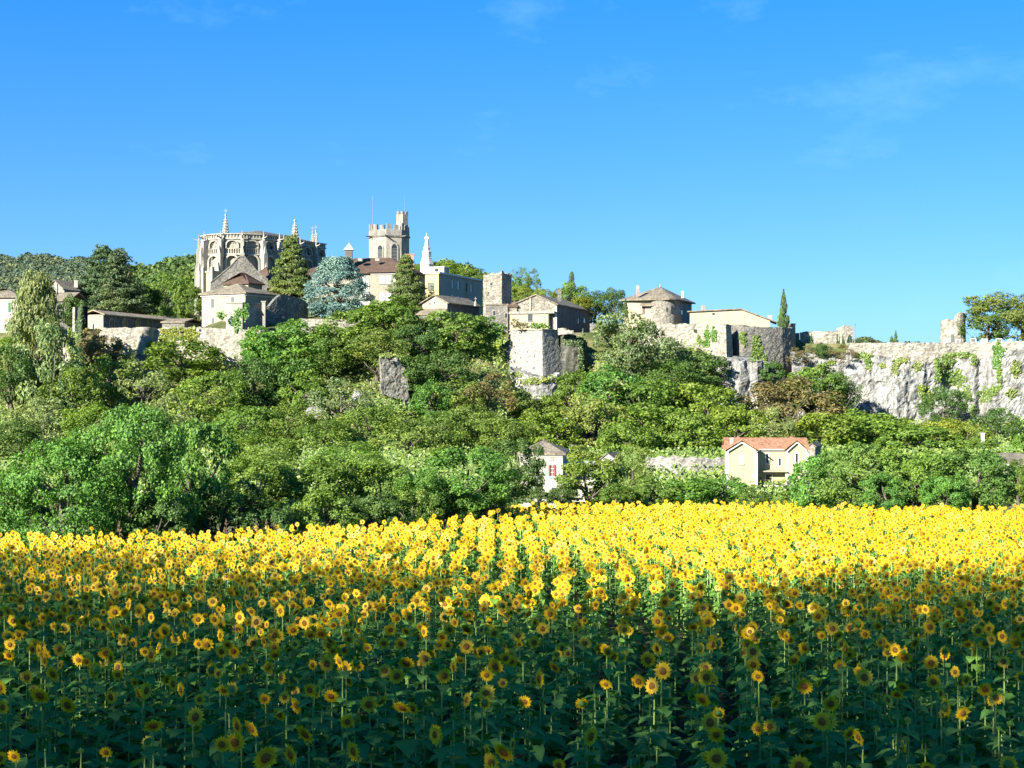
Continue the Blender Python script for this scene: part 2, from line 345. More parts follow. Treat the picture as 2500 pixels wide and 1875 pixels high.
M['yellow'] = wall_mat('yellow_render', (0.58, 0.54, 0.31), (0.50, 0.47, 0.27), (0.50, 0.47, 0.30), 0.3, 0, 0.12, 0.08)
M['ochre'] = wall_mat('pale_yellow_render', (0.76, 0.62, 0.30), (0.66, 0.55, 0.30), (0.40, 0.36, 0.26), 0.35, 0, 0.2, 0.1)
M['darkwall'] = wall_mat('dark_and_shaded_render', (0.24, 0.23, 0.20), (0.12, 0.12, 0.11), (0.42, 0.40, 0.36), 0.7, 0, 0.4, 0.4)  # dark render; on the house sides its darkness stands for shade
M['trim'] = plain('white_trim', (0.52, 0.505, 0.455), 0.7, 0.08)
M['roof_brown'] = roof_mat('brown_flat_tiles', (0.095, 0.062, 0.045), (0.125, 0.083, 0.06), (0.155, 0.105, 0.078))
M['roof_old'] = roof_mat('old_canal_tiles', (0.13, 0.11, 0.085), (0.26, 0.225, 0.165), (0.38, 0.335, 0.25), 4.0)
M['roof_sunlit'] = roof_mat('sunlit_canal_tiles', (0.24, 0.19, 0.12), (0.42, 0.35, 0.24), (0.54, 0.46, 0.33), 4.0)  # canal tiles with the sun's brightness put into the colour
M['roof_red'] = roof_mat('terracotta_tiles', (0.36, 0.17, 0.095), (0.45, 0.23, 0.13), (0.50, 0.28, 0.17), 3.5)
M['lead'] = roof_mat('grey_roof', (0.16, 0.14, 0.12), (0.22, 0.20, 0.16), (0.30, 0.26, 0.20), 2.0)
M['glass'] = plain('dark_glass', (0.03, 0.035, 0.04), 0.15, 0.3, 2.0, 0, 0.5)
M['blind'] = plain('white_blind', (0.58, 0.58, 0.56), 0.6, 0.06)
M['green_wood'] = plain('green_shutter', (0.03, 0.13, 0.06), 0.6)
M['grey_wood'] = plain('grey_shutter', (0.12, 0.13, 0.12), 0.7)
M['red_wood'] = plain('red_shutter', (0.33, 0.05, 0.04), 0.6)
M['brown_wood'] = plain('brown_wood', (0.14, 0.09, 0.05), 0.8)
M['metal'] = plain('grey_metal', (0.25, 0.26, 0.27), 0.4, 0.15, 3.0, 0.6)
M['zinc'] = plain('zinc_sheet', (0.48, 0.49, 0.48), 0.5, 0.1, 2.0, 0.2)
M['marble'] = plain('white_stone', (0.44, 0.43, 0.395), 0.6, 0.2, 1.5)
M['brick'] = plain('weathered_brick', (0.42, 0.22, 0.14), 0.9)
M['rock'] = rock_mat('limestone_rock')
M['bark'] = plain('bark', (0.11, 0.09, 0.07), 0.95, 0.5, 5.0)
M['twig'] = plain('bare_twig', (0.22, 0.195, 0.155), 0.95, 0.3, 5.0)
M['leaf'] = leaf_mat('foliage')
M['fig_leaf'] = leaf_mat('fig_foliage', 0.38, 0.02, 0.45, None, 0.6)
M['needle'] = leaf_mat('conifer_foliage', 0.12, 0.04, 0.6)
M['shaded_grey_render'] = wall_mat('shaded_grey_render', (0.52, 0.48, 0.38), (0.42, 0.39, 0.31), (0.20, 0.20, 0.18), 0.4, 0, 0.2, 0.1)  # ochre wall's shaded side, its shade put into a grey colour
M['far_leaf'] = leaf_mat('far_wood_foliage', 0.2, 0.0, 0.04)
M['ivy'] = leaf_mat('ivy_foliage', 0.35, 0.05, 0.8)
M['soil'] = ground_mat('field_soil', (0.03, 0.035, 0.015), (0.05, 0.05, 0.025), (0.08, 0.07, 0.035), 1.2)
M['earth'] = ground_mat('hillside_earth', (0.045, 0.07, 0.02), (0.09, 0.10, 0.035), (0.22, 0.18, 0.10), 0.4)
M['grass'] = leaf_mat('dry_grass', 0.3, 0.03, 0.5)
M['sun_leaf'] = leaf_mat('sunflower_leaf', 0.30, 0.03, 1.5, (0.12, 0.26, 0.045), 0.45)
M['sun_stem'] = plain('sunflower_stem', (0.24, 0.34, 0.09), 0.8)
M['petal'] = leaf_mat('sunflower_petal', 0.38, 0.03, 2.0, (0.78, 0.52, 0.012), 0.15)
def disc_mat():
    m, nt, ns, ls, out = newmat('sunflower_disc')
    tcn = ns.new('ShaderNodeTexCoord'); p = ns.new('ShaderNodeBsdfPrincipled'); p.inputs['Roughness'].default_value = 0.95; p.inputs['Specular IOR Level'].default_value = 0.05
    n1 = tex_noise(ns, ls, tcn.outputs['Object'], 60, 3, 0.6); r1 = ramp(ns, [(0.35, (0.12, 0.048, 0.012)), (0.65, (0.33, 0.16, 0.035))]); ls.new(n1.outputs[0], r1.inputs[0])
    ls.new(r1.outputs[0], p.inputs['Base Color']); ls.new(p.outputs[0], out.inputs[0]); return m
M['disc'] = disc_mat()
# ------------------------------------------------------------------ the land
def row_shift(y):
    """the sunflower rows lean right close by and run straight farther off"""
    if y < 28: return 0.12 * (y - 42) + 0.84
    if y < 42:
        t = (42 - y) / 14; return -0.12 * 14 * t * t / 2 + 0.0
    return -0.012 * (y - 42)
def interp(tab, x):
    if x <= tab[0][0]: return tab[0][1]
    for (a, b), (c, d) in zip(tab, tab[1:]):
        if x <= c: return lerp(b, d, (x - a) / (c - a))
    return tab[-1][1]
SLOPE_L = [(200, -8.0), (238, -7.2), (252, -5.8), (262, -2.2), (270, 0.0), (280, 5.6), (286, 8.8), (290, 11.5), (300, 12.2), (600, 12.2)]
WALL_D = [(-200, 297), (206, 294.5), (300, 291), (655, 290.2), (700, 296), (735, 301), (880, 302), (1000, 300), (1186, 303.5), (1250, 297.5), (1362, 291), (1434, 292.5), (1480, 293.5), (1530, 304), (1560, 298), (1620, 297), (1735, 294), (1784, 298), (1845, 294.5), (1910, 297), (1941, 303.5), (1960, 293), (2066, 292.7), (2300, 290.8), (2600, 285)]
SLOPE_R = [(200, -8.0), (250, -7.2), (268, -5.0), (284, -3.2), (600, -3.0)]
def H(x, y):
    if y < 0: z = 0.0
    elif y <= 82: z = -0.0422 * y
    elif y <= 175: z = lerp(-3.46, -10.0, sstep(82, 175, y))
    elif y <= 200: z = lerp(-10.0, -8.0, (y - 175) / 25)
    else:
        px = CX + F * x / y
        rgt = sstep(1700, 1850, px)
        a = interp(SLOPE_L, y)
        b = interp(SLOPE_R, y)
        a -= 4.5 * sstep(1225, 1262, px) * (1 - sstep(1425, 1470, px)) * sstep(256, 272, y)       # hollow under the bastion
        st = interp(WALL_D, px); up_ = sstep(st, st + 1.6, y); top_ = 14.9 if px < 1935 else lerp(14.9, 12.7, sstep(1935, 1950, px))
        z = lerp(lerp(a, b, rgt) + 0.7 * fbm(Vector((x * 0.06, y * 0.06, 3.1))), top_, up_)
        if y > 290:
            inner = 0.03 + 0.17 * sstep(470, 540, px) * (1 - sstep(1080, 1230, px))
            z += inner * (min(y, 368) - 290)
        if y > 430: z = lerp(z, 0.0, sstep(430, 520, y))
    if y <= 82 : z += 0.05 * fbm(Vector((x * 0.5, y * 0.5, 0)))
    return z
def grid_sheet(name, xs, ys, mat, hfun):
    nx, ny = len(xs), len(ys)
    vs = [(x, y, hfun(x, y)) for y in ys for x in xs]
    fs = [(j * nx + i, j * nx + i + 1, (j + 1) * nx + i + 1, (j + 1) * nx + i) for j in range(ny - 1) for i in range(nx - 1)]
    me = bpy.data.meshes.new(name); me.from_pydata(vs, [], fs); me.materials.append(mat)
    me.polygons.foreach_set('use_smooth', [True] * len(fs)); me.update()
    return link(name, me, None, (0, 0, 0), 'structure')
xs = [-3000, -1500, -700, -350, -220] + [x * 2.5 for x in range(-64, 65)] + [220, 350, 700, 1500, 3000]
ys = [-200, -80, -30] + [y * 3.0 for y in range(-4, 32)] + [96 + 5 * i for i in range(19)] + [188 + 2.4 * i for i in range(40)] + [284 + 0.8 * i for i in range(28)] + [307 + 6 * i for i in range(38)] + [560, 800, 1500, 4000]
def ground_h(x, y): return H(x, y) - (0.006 if 0 <= y <= 84 and abs(x) < 60 else 0)
ground = grid_sheet('ground', xs, ys, M['earth'], ground_h)
fx = [-40 + 1.6 * i for i in range(51)]; fy = [4 + 1.6 * i for i in range(50)]
grid_sheet('field_soil', fx, fy, M['soil'], lambda x, y: H(x, y) + 0.02)

def join_cards(P, N, U, size, ratio, shape='leaf'):
    """numpy: a folded leaf of four triangles... P centres, N normals, U long axes (n,3), size (n,) -> verts, tris"""
    n = len(P); Vv = np.cross(N, U); L = (size)[:, None]; Wd = (size * ratio)[:, None]
    if shape == 'leaf':      # 5 verts: base, left, right, tip + raised midrib -> two folded halves
        v = np.stack([P - U * L * 0.5, P + Vv * Wd * 0.5 + N * L * 0.10 - U * L * 0.05, P + U * L * 0.5 - N * L * 0.08, P - Vv * Wd * 0.5 + N * L * 0.10 - U * L * 0.05], 1)
        t = np.array([[0, 2, 1], [0, 3, 2]])
    else:                    # plain triangle pair
        v = np.stack([P - U * L * 0.5 - Vv * Wd * 0.5, P + U * L * 0.5 - Vv * Wd * 0.3, P + U * L * 0.35 + Vv * Wd * 0.5, P - U * L * 0.4 + Vv * Wd * 0.4], 1)
        t = np.array([[0, 1, 2], [0, 2, 3]])
    k = v.shape[1]
    V = v.reshape(-1, 3); T = (t[None] + (np.arange(n) * k)[:, None, None]).reshape(-1, 3)
    return V, T
def np_mesh(name, V, T, mats, mi=None, smooth=False):
    me = bpy.data.meshes.new(name); nt = len(T)
    me.vertices.add(len(V)); me.vertices.foreach_set('co', np.ascontiguousarray(V, dtype=np.float32).ravel())
    me.loops.add(nt * 3); me.loops.foreach_set('vertex_index', np.ascontiguousarray(T, dtype=np.int32).ravel())
    me.polygons.add(nt); me.polygons.foreach_set('loop_start', np.arange(0, nt * 3, 3, dtype=np.int32)); me.polygons.foreach_set('loop_total', np.full(nt, 3, dtype=np.int32))
    if mi is not None: me.polygons.foreach_set('material_index', np.ascontiguousarray(mi, dtype=np.int32))
    me.polygons.foreach_set('use_smooth', np.full(nt, smooth, dtype=bool))
    for m in mats: me.materials.append(m)
    me.update(calc_edges=True); return me
def unit(a): return a / np.maximum(np.linalg.norm(a, axis=1, keepdims=True), 1e-9)
def rand_dirs(rg, n): return unit(rg.normal(size=(n, 3)))
def orient(rg, N):
    U = np.cross(N, rand_dirs(rg, len(N))); return unit(U)

# distant wooded hills: a hill sheet and its wood as one mass
def far_hill(name, prof, D, px0, px1, back, trees, col, seed, label):
    rg = np.random.default_rng(seed)
    pxs = np.linspace(px0, px1, 60); ks = [0.60, 0.68, 0.76, 0.84, 0.90, 0.95, 1.0, 1.04, 1.12]
    def hz(px, k):
        zr = Z(interp(prof, px), D) - 4.5; lo = 2.0
        if k <= 1: return lerp(lo, zr, ((k - 0.6) / 0.4) ** 0.9) + 2.5 * fbm(Vector((px * 0.02, k * 9, seed)))
        return lerp(zr, zr - 25, (k - 1) / 0.12)
    vs = [((px - CX) / F * D * k, D * k, hz(px, k)) for k in ks for px in pxs]; n = len(pxs)
    fs = [(j * n + i, j * n + i + 1, (j + 1) * n + i + 1, (j + 1) * n + i) for j in range(len(ks) - 1) for i in range(n - 1)]
    me = bpy.data.meshes.new(name); me.from_pydata(vs, [], fs); me.materials.append(M['earth']); me.update()
    o = link(name, me, None, (0, 0, 0), 'structure')
    Ps = []; Ns = []; Ss = []
    for i in range(trees):
        px = rg.uniform(px0, px1); k = 1.005 - abs(rg.normal()) * back
        if k < 0.66: continue
        c = np.array([(px - CX) / F * D * k, D * k, hz(px, k)])
        r = rg.uniform(2.6, 5.2); m = 84
        d = rand_dirs(rg, m); d[:, 2] = np.abs(d[:, 2]) * 1.1 - 0.1
        d[:, 1] -= 0.25
        d = unit(d); p = c + d * np.array([r, r, r * 0.95]) * rg.uniform(0.75, 1.08, (m, 1)) + np.array([0, 0, 1.0])
        Ps.append(p); Ns.append(unit(d + 0.9 * rand_dirs(rg, m))); Ss.append(np.full(m, r * 0.29))
    P = np.concatenate(Ps); N = np.concatenate(Ns); S = np.concatenate(Ss)
    Vv, T = join_cards(P, N, orient(rg, N), S, 0.8, 'quad')
    w = link(name.replace('hill', 'wood'), np_mesh('far_wood', Vv, T, [M['far_leaf']]), None, (0, 0, 0), 'stuff'); w.color = rgb(col)
    tag(w, label, 'wood')
far_hill('distant_hill', [(-300, 634), (0, 622), (100, 623), (200, 631), (280, 642), (333, 653), (420, 668), (520, 690)], 950, -160, 520, 0.10, 1500, (0.115, 0.155, 0.105), 1, 'haze-tinted wooded hill on the skyline at far left')  # haze is put into the paler, bluish foliage colour
far_hill('near_hill', [(280, 694), (333, 655), (400, 635), (477, 620), (560, 625), (700, 640), (850, 645), (1000, 645), (1060, 640), (1130, 648), (1190, 672), (1260, 690), (1330, 725), (1420, 770)], 620, 285, 1420, 0.10, 1500, (0.10, 0.155, 0.055), 2, 'dark green wooded hill behind the cathedral')
far_hill('low_hill', [(2000, 862), (2088, 823), (2120, 826), (2155, 837), (2300, 840), (2560, 846)], 1100, 2020, 2560, 0.05, 300, (0.085, 0.12, 0.06), 3, 'low wooded hill peeping over the clifftop wall')

# ------------------------------------------------------------------ relief walls and cliffs
def relief(pts, tops, bots, disp, res, thick, batter=0.0, jag=0.0, seed=0, mb=None):
    """a wall or rock face along plan points (left to right), front face displaced outwards by disp(s, z, p)"""
    mb = mb or MB(); P = [Vector(p[:2]) for p in pts]; seg = [(b - a).length for a, b in zip(P, P[1:])]; tot = sum(seg)
    cols = []
    acc = 0
    for i, (a, b) in enumerate(zip(P, P[1:])):
        n = max(1, int(seg[i] / res)); d = (b - a).normalized(); nn = Vector((d.y, -d.x))
        for k in range(n + (1 if i == len(seg) - 1 else 0)):
            t = k / n; nor = nn.copy()
            if k == 0 and i > 0:
                dp = (a - P[i - 1]).normalized(); nor = (nn + Vector((dp.y, -dp.x))).normalized()
            cols.append((a.lerp(b, t), nor, acc + seg[i] * t, lerp(tops[i], tops[i + 1], t), lerp(bots[i], bots[i + 1], t)))
        acc += seg[i]
    hmax = max(c[3] - c[4] for c in cols); nz = max(2, int(hmax / res)); vs = []
    for (p, n, s, zt, zb) in cols:
        zt2 = zt + jag * noise.noise(Vector((s * 0.9, seed, 1.7))) + jag * 0.5 * noise.noise(Vector((s * 2.7, seed, 5.7)))
        for j in range(nz + 1):
            k = j / nz; z = lerp(zb, zt2, k); o = disp(s, z, Vector((p.x, p.y, z))) + batter * (1 - k)
            vs.append((p.x + n.x * o, p.y + n.y * o, z))
        vs.append((p.x - n.x * thick, p.y - n.y * thick, zt2)); vs.append((p.x - n.x * thick, p.y - n.y * thick, zb))
    m = nz + 3; fs = []
    for i in range(len(cols) - 1):
        a = i * m; b = a + m
        for j in range(nz): fs.append((a + j, b + j, b + j + 1, a + j + 1))
        fs.append((a + nz, b + nz, b + nz + 1, a + nz + 1)); fs.append((a + nz + 1, b + nz + 1, b + nz + 2, a + nz + 2)); fs.append((a + nz + 2, b + nz + 2, b, a))
    e = (len(cols) - 1) * m
    fs.append(tuple(range(0, m))[::-1]); fs.append(tuple(range(e, e + m)))
    mb.mesh(vs, fs); return mb
def rough(a=0.07, f=1.3, seed=0.0):
    def g(s, z, p): return a * fbm(Vector((p.x * f, p.y * f, p.z * f + seed)), 3)
    return g
def pl(lst): return [(X(px, d), d) for px, d in lst]

def crag(s, z, p, big=1.6, seed=0.0):
    q = Vector((p.x * 0.10 + seed, p.y * 0.1, p.z * 0.05)); a = noise.noise(q) * 2.0 * big
    q2 = Vector((p.x * 0.28 + seed, p.y * 0.28, p.z * 0.14)); b = (0.5 - abs(noise.noise(q2))) * 1.5 * big
    q3 = Vector((p.x * 0.8, p.y * 0.8, p.z * 0.5 + seed)); c = noise.noise(q3) * 0.45
    q4 = Vector((p.x * 1.5, p.y * 1.5, p.z * 1.1)); e = (0.4 - abs(noise.noise(q4))) * 0.6 + .3 * (abs((z * .55 + .5 * noise.noise(Vector((p.x * .3, seed, z * .2)))) % 1 - .5) - .25)
    return a + b + c + e
def crag_r(s, z, p):
    px = CX + F * p.x / p.y; py = CY - (p.z - ZC) * F / p.y
    o = crag(s, z, p, 0.8, 7.0)
    o -= 3.0 * math.exp(-((px - 2335) / 34) ** 2) * (1 if py > 865 else 0.0) * sstep(1000, 940, py)           # arched hollow under the wall
    o += 1.8 * math.exp(-((px - 2170) / 60) ** 2) * sstep(860, 930, py)
    o += 1.5 * math.exp(-((px - 2450) / 40) ** 2)
    o -= 1.6 * math.exp(-((px - 2395) / 12) ** 2)
    return o * sstep(0.0, 1.0, (Z(838, p.y) - z) * 0.6 + 0.2)
# right-hand cliff under the long wall
cl = pl([(1936, 293), (2000, 290), (2075, 289), (2150, 288), (2240, 287.5), (2330, 288), (2420, 287), (2500, 285), (2600, 283)])
mb = relief(cl, [Z(858, 293), Z(866, 290), Z(862, 289), Z(868, 288), Z(885, 287.5), Z(880, 288), Z(872, 287), Z(848, 285), Z(842, 283)],
            [Z(1100, 285)] * 9, crag_r, 0.36, 4.0, 1.0)
tag(mb.build('cliff', M['rock']), 'pale limestone cliff below the long wall at the right edge', 'cliff', kind='structure')
# rock spurs lower on the slope
def spur(pts, tops, bot, label, seed, big=0.9):
    mb = relief(pts, tops, [bot] * len(pts), lambda s, z, p: crag(s, z, p, big, seed), 0.38, 5.0, 1.2, 0.8, seed)
    tag(mb.build('rock_outcrop', M['rock']), label, 'rock', kind='structure')
spur(pl([(1764, 289.5), (1785, 284), (1806, 283), (1826, 285), (1846, 283.5), (1872, 289)]), [Z(885, 289), Z(876, 284), Z(878, 283), Z(886, 285), Z(882, 284), Z(900, 289)], Z(1010, 284), 'jagged rock outcrop under the curved grey rampart', 11)
spur(pl([(1240, 288), (1262, 284.5), (1296, 281.8), (1325, 280.8), (1350, 282.2), (1370, 287)]), [Z(904, 288), Z(905, 284), Z(913, 282), Z(921, 281), Z(916, 282), Z(912, 287)], Z(1045, 281), 'craggy rock below the white bastion', 13)
spur(pl([(1378, 246), (1390, 243), (1402, 243), (1412, 247)]), [Z(1020, 246), Z(1022, 243), Z(1040, 243), Z(1072, 247)], Z(1130, 244), 'pale rock rib above the house with red shutters', 17, 0.5)
def boulder(px, py, d, rx, rz, label, seed):
    bm = bmesh.new(); bmesh.ops.create_icosphere(bm, subdivisions=4, radius=1.0); c = at(px, py, d)
    for v in bm.verts:
        n = v.co.normalized(); k = 1 + .35 * noise.noise(n * 1.6 + Vector((seed, 0, 0))) + .22 * (0.5 - abs(noise.noise(n * 3.7 + Vector((0, seed, 0))))) + .08 * noise.noise(n * 9)
        v.co = Vector((n.x * rx * k, n.y * rx * .8 * k, n.z * rz * k))
    me = bpy.data.meshes.new('boulder'); bm.to_mesh(me); bm.free(); me.materials.append(M['rock']); tag(link('rock_outcrop', me, None, c, 'structure'), label, 'rock')
boulder(768, 1008, 262, 1.5, 1.0, 'small white rock showing through the bushes', 19)
boulder(872, 966, 268, 0.8, 0.8, 'pale stone rib left of the sloping ruined pier', 23)
# ------------------------------------------------------------------ buildings
def window(fc, par, px0, px1, py0, py1, frame=None, pane=None, w=0.10, shut=None, sill=True, name='window', mull=False):
    frame = frame or M['trim']; pane = pane or M['glass']
    t0, t1 = sorted((fc.t(px0), fc.t(px1))); pm = (px0 + px1) / 2; z1, z0 = fc.z(pm, py0), fc.z(pm, py1)
    mb = MB(); fc.frame(mb, t0, t1, z0, z1, w, -0.02, 0.07)
    if sill: fc.slab(mb, t0 - w * 1.6, t1 + w * 1.6, z0 - w * 1.8, z0 - w * 1.01, -0.02, 0.16)
    o = mb.build(name, frame, par)
    mb = MB(); fc.slab(mb, t0, t1, z0, z1, -0.02, 0.015); mb.build('pane', pane, o)
    if mull:
        mb = MB(); c = (t0 + t1) / 2; fc.slab(mb, c - 0.03, c + 0.03, z0, z1, 0.017, 0.05)
        for k in (1, 2): fc.slab(mb, t0, t1, z0 + (z1 - z0) * k / 3 - 0.025, z0 + (z1 - z0) * k / 3 + 0.025, 0.017, 0.045)
        mb.build('glazing_bar', frame, o)
    if shut == 'closed':
        for a, b in ((t0 + 0.01, (t0 + t1) / 2 - 0.015), ((t0 + t1) / 2 + 0.015, t1 - 0.01)):
            mb = MB(); fc.slab(mb, a, b, z0 + 0.01, z1 - 0.01, 0.02, 0.055)
            n = 7
            for i in range(n): fc.slab(mb, a + 0.04, b - 0.04, z0 + (z1 - z0) * (i + 0.25) / n, z0 + (z1 - z0) * (i + 0.6) / n, 0.056, 0.075)
            mb.build('shutter', SHUT[0], o)
    elif shut == 'open':
        for a, b in ((t0 - (t1 - t0) * 0.55, t0 - 0.02), (t1 + 0.02, t1 + (t1 - t0) * 0.55)):
            mb = MB(); fc.slab(mb, a, b, z0, z1, 0.075, 0.12)
            for i in range(6): fc.slab(mb, a + 0.03, b - 0.03, z0 + (z1 - z0) * (i + 0.2) / 6, z0 + (z1 - z0) * (i + 0.6) / 6, 0.121, 0.14)
            mb.build('shutter', SHUT[0], o)
    return o
SHUT = [M['grey_wood']]
def slit(fc, par, px0, px1, py0, py1, name='opening', mat=None):
    t0, t1 = sorted((fc.t(px0), fc.t(px1))); pm = (px0 + px1) / 2; z1, z0 = fc.z(pm, py0), fc.z(pm, py1)
    mb = MB(); fc.slab(mb, t0, t1, z0, z1, -0.05, 0.02); return mb.build(name, mat or M['glass'], par)
def chimney(par, p, z0, z1, w=0.45, mat=None, name='chimney'):
    mb = MB(); mb.prism([(p.x - w, p.y - w * .6), (p.x + w, p.y - w * .6), (p.x + w, p.y + w * .6), (p.x - w, p.y + w * .6)], z0, z1)
    w2 = w * 1.25; mb.prism([(p.x - w2, p.y - w2 * .6), (p.x + w2, p.y - w2 * .6), (p.x + w2, p.y + w2 * .6), (p.x - w2, p.y + w2 * .6)], z1 + 0.002, z1 + 0.14)
    return mb.build(name, mat or M['white'], par)
def cornice(b, par, z0, z1, o, mat, name='cornice'):
    mb = MB(); b.L.slab(mb, -o, b.L.L, z0, z1, 0.003, o); b.Rt.slab(mb, 0, b.Rt.L, z0, z1, 0.003, o); return mb.build(name, mat, par)
def house(name, label, b, z0, zt, mat, cat='house'):
    e = empty(name, b.centre(z0), label, cat)
    return e

# ---- far left white house with green shutters
b = Blk(-70, 46, 60, 300, 8, 9); z0 = 12.0; ze = Z(725, 300)
e = house('white_house', 'white house with green shutters at the left edge behind the poplar', b, z0, ze, None)
mb = MB(); mb.prism(b.rect(), z0, ze); mb.build('wall', M['white'], e)
hip_roof(b, ze + 0.1, Z(703, 303), 0.5).build('roof', M['roof_old'], e)
SHUT[0] = M['green_wood']
window(b.L, e, 20, 28, 738, 763, shut='closed'); window(b.L, e, 19, 27, 788, 815, shut='closed'); window(b.L, e, -25, -17, 738, 763, shut='closed')
b2 = Blk(46, 168, 176, 306, 10, 8); z2 = Z(734, 306)
e = house('low_house', 'low tiled house between white house and dark cedars, half hidden by poplar', b2, 13, z2, None)
mb = MB(); mb.prism(b2.rect(), 13, z2); mb.build('wall', M['darkwall'], e)
gable_roof(b2, z2 + 0.12, Z(712, 308), 0.4, axis='u').build('roof', M['roof_old'], e)
# ---- small gabled house behind
b = Blk(113, 157, 192, 322, 30); z0 = 18; ze = Z(709, 322); zr = Z(686, 324)
e = house('gabled_house', 'small pale gabled house with white chimney left of the cedars', b, z0, ze, None)
gable_walls(b, z0, ze, zr).build('wall', M['lime'], e); gable_roof(b, ze + 0.15, zr + 0.25, 0.35).build('roof', M['roof_old'], e)
slit(b.L, e, 139, 142, 692, 722, 'window'); p = b.p(0.3, b.l * 0.9); chimney(e, p, Z(702, p.y), Z(686, p.y), 0.4)
# ---- long low building with arched loggia
b = Blk(209, 252, 458, 298, 13); z0 = 13.0; ze = Z(768, 298)
e = house('loggia_building', 'long low building with shaded arcade and pale tiled roof on rampart', b, z0, ze, None)
mb = MB(); mb.prism(b.rect(), z0, ze); mb.build('wall', M['cream'], e)
mb = MB(); b.Rt.slab(mb, 0.3, b.l - 0.2, z0, ze - 0.02, 0.002, 0.03); mb.build('painted_shade_panel', M['grey_stone'], e)  # grey sheet over the cream wall carries the arcade side's shade
gable_roof(b, ze + 0.1, ze + 1.0, 0.6, 0.22).build('roof', M['roof_sunlit'], e)
window(b.L, e, 226, 231, 791, 806, pane=M['glass'])
for i, px in enumerate((272, 304, 336, 366, 398, 430)):
    t = b.Rt.t(px); zz = Z(790, (b.Rt.A + b.Rt.d * t).y); o = MB(); b.Rt.arch_ring(o, t - 0.95, t + 0.95, z0 + 1, zz, 0.22, 0.035, 0.12)
    w = o.build('arch', M['white'], e); o = MB(); b.Rt.arch_panel(o, t - 0.95, t + 0.95, z0 + 1, zz, 0.032, 0.045); o.build('pane', M['glass'], w)
# ---- round-topped wall remnant + ivy pillar at left
mb = relief(pl([(178, 292), (183, 291.5), (189, 292)]), [Z(750, 292)] * 3, [Z(812, 292)] * 3, rough(0.06), 0.3, 1.2, 0.1)
tag(mb.build('stone_pillar', M['rampart']), 'pale stone pillar beside the dark ivy-clad column', 'pillar')
mb = relief(pl([(189.5, 291), (198, 289.5), (207, 290)]), [Z(751, 291), Z(748, 290), Z(752, 290)], [Z(890, 290)] * 3, rough(0.1), 0.35, 1.5, 0.2)
tag(mb.build('ivy_column', M['mossy']), 'tall ruined pier wholly clad in dark ivy, left of arcade', 'pillar')
mb = relief(pl([(132, 285), (150, 283), (170, 282), (192, 283)]), [Z(798, 285), Z(806, 283), Z(846, 282), Z(882, 283)], [Z(905, 284)] * 4, rough(0.12), 0.35, 1.5, 0.5, 0.5, 3)
tag(mb.build('ruined_wall', M['lime']), 'white sloping ruined wall below the poplar', 'wall')
# ---- left rampart with round turret
wl_pts = [(206, 293), (250, 291), (300, 290), (345, 289.5), (400, 289), (470, 288), (520, 287), (580, 286), (636, 286), (655, 289)]
tops = [Z(t, d) for t, (px, d) in zip((806, 801, 801, 800, 801, 799, 800, 803, 806, 808), wl_pts)]
bots = [Z(900, d) for px, d in wl_pts]
mb = relief(pl(wl_pts), tops, bots, rough(0.12, 1.2), 0.36, 1.4, 0.8, 0.25, 5)
tag(mb.build('rampart_wall', M['rampart']), 'long pale rampart with round turret below the arcade building', 'wall')
c = (X(355, 288.6), 288.6); rr = 20 / F * 288
mb = MB(); mb.lathe(c, [(rr * 1.12, Z(872, 288)), (rr, Z(830, 288)), (rr, Z(810, 288)), (rr * 1.1, Z(808, 288)), (rr * 1.1, Z(799, 288))], 18)
tag(mb.build('turret', M['lime']), 'round stone turret set into the left rampart', 'turret')
bq = Blk(333, 352, 378, 283, 35); mb = MB(); mb.prism(bq.rect(), Z(905, 283), Z(867, 283)); bq.L.slab(mb, -.1, bq.L.L, Z(867, 283) + .002, Z(865, 283), -1.2, .1)
tag(mb.build('stone_block', M['grey_stone']), 'squat grey stone block below the round turret', 'wall')
# low roof behind rampart, left of presbytery
b = Blk(396, 450, 492, 306, 14); e = house('shed', 'low shed roof between trees left of cream presbytery', b, 14, 16, None)
mb = MB(); mb.prism(b.rect(), 14, Z(786, 306)); mb.build('wall', M['grey_stone'], e); gable_roof(b, Z(785, 306), Z(776, 308), 0.3, axis='u').build('roof', M['roof_old'], e)

# ---- presbytery: cream house with two tiered hipped roofs
b = Blk(493, 599, 680, 302, 27); z0 = 13.5; ze = Z(716, 302)
e = house('presbytery', 'cream house with two-tiered brown hipped roof below the cathedral', b, z0, ze, None)
mb = MB(); mb.prism(b.rect(), z0, ze); mb.build('wall', M['cream'], e)
mb = hip_roof(b, ze + 0.18, Z(690, 306), 0.6, 0.28, inset=b.w * 0.42); mb.build('roof', M['roof_old'], e)
cornice(b, e, ze - 0.45, ze - 0.11, 0.22, M['trim'])
SHUT[0] = M['grey_wood']
window(b.L, e, 515, 525, 729, 752, shut='closed', w=0.22); window(b.L, e, 564, 573, 725, 742, shut='closed', w=0.18); window(b.L, e, 516, 524, 776, 792, shut='closed', w=0.22)
slit(b.Rt, e, 655, 661, 732, 744, 'window')
mb = MB(); mb.tube([b.L.q(0.25, z0, 0.1), b.L.q(0.25, ze - 0.5, 0.1)], 0.07); mb.build('drainpipe', M['zinc'], e)
u = Blk(546, 606, 640, 309, 27); zu0 = Z(716, 309); zu = Z(692, 309)
mb = MB(); mb.prism(u.rect(), zu0 - 1, zu); mb.build('upper_wall', M['cream'], e)
hip_roof(u, zu + 0.1, Z(665, 312), 0.5, 0.22, inset=u.w * 0.5).build('upper_roof', M['roof_brown'], e)
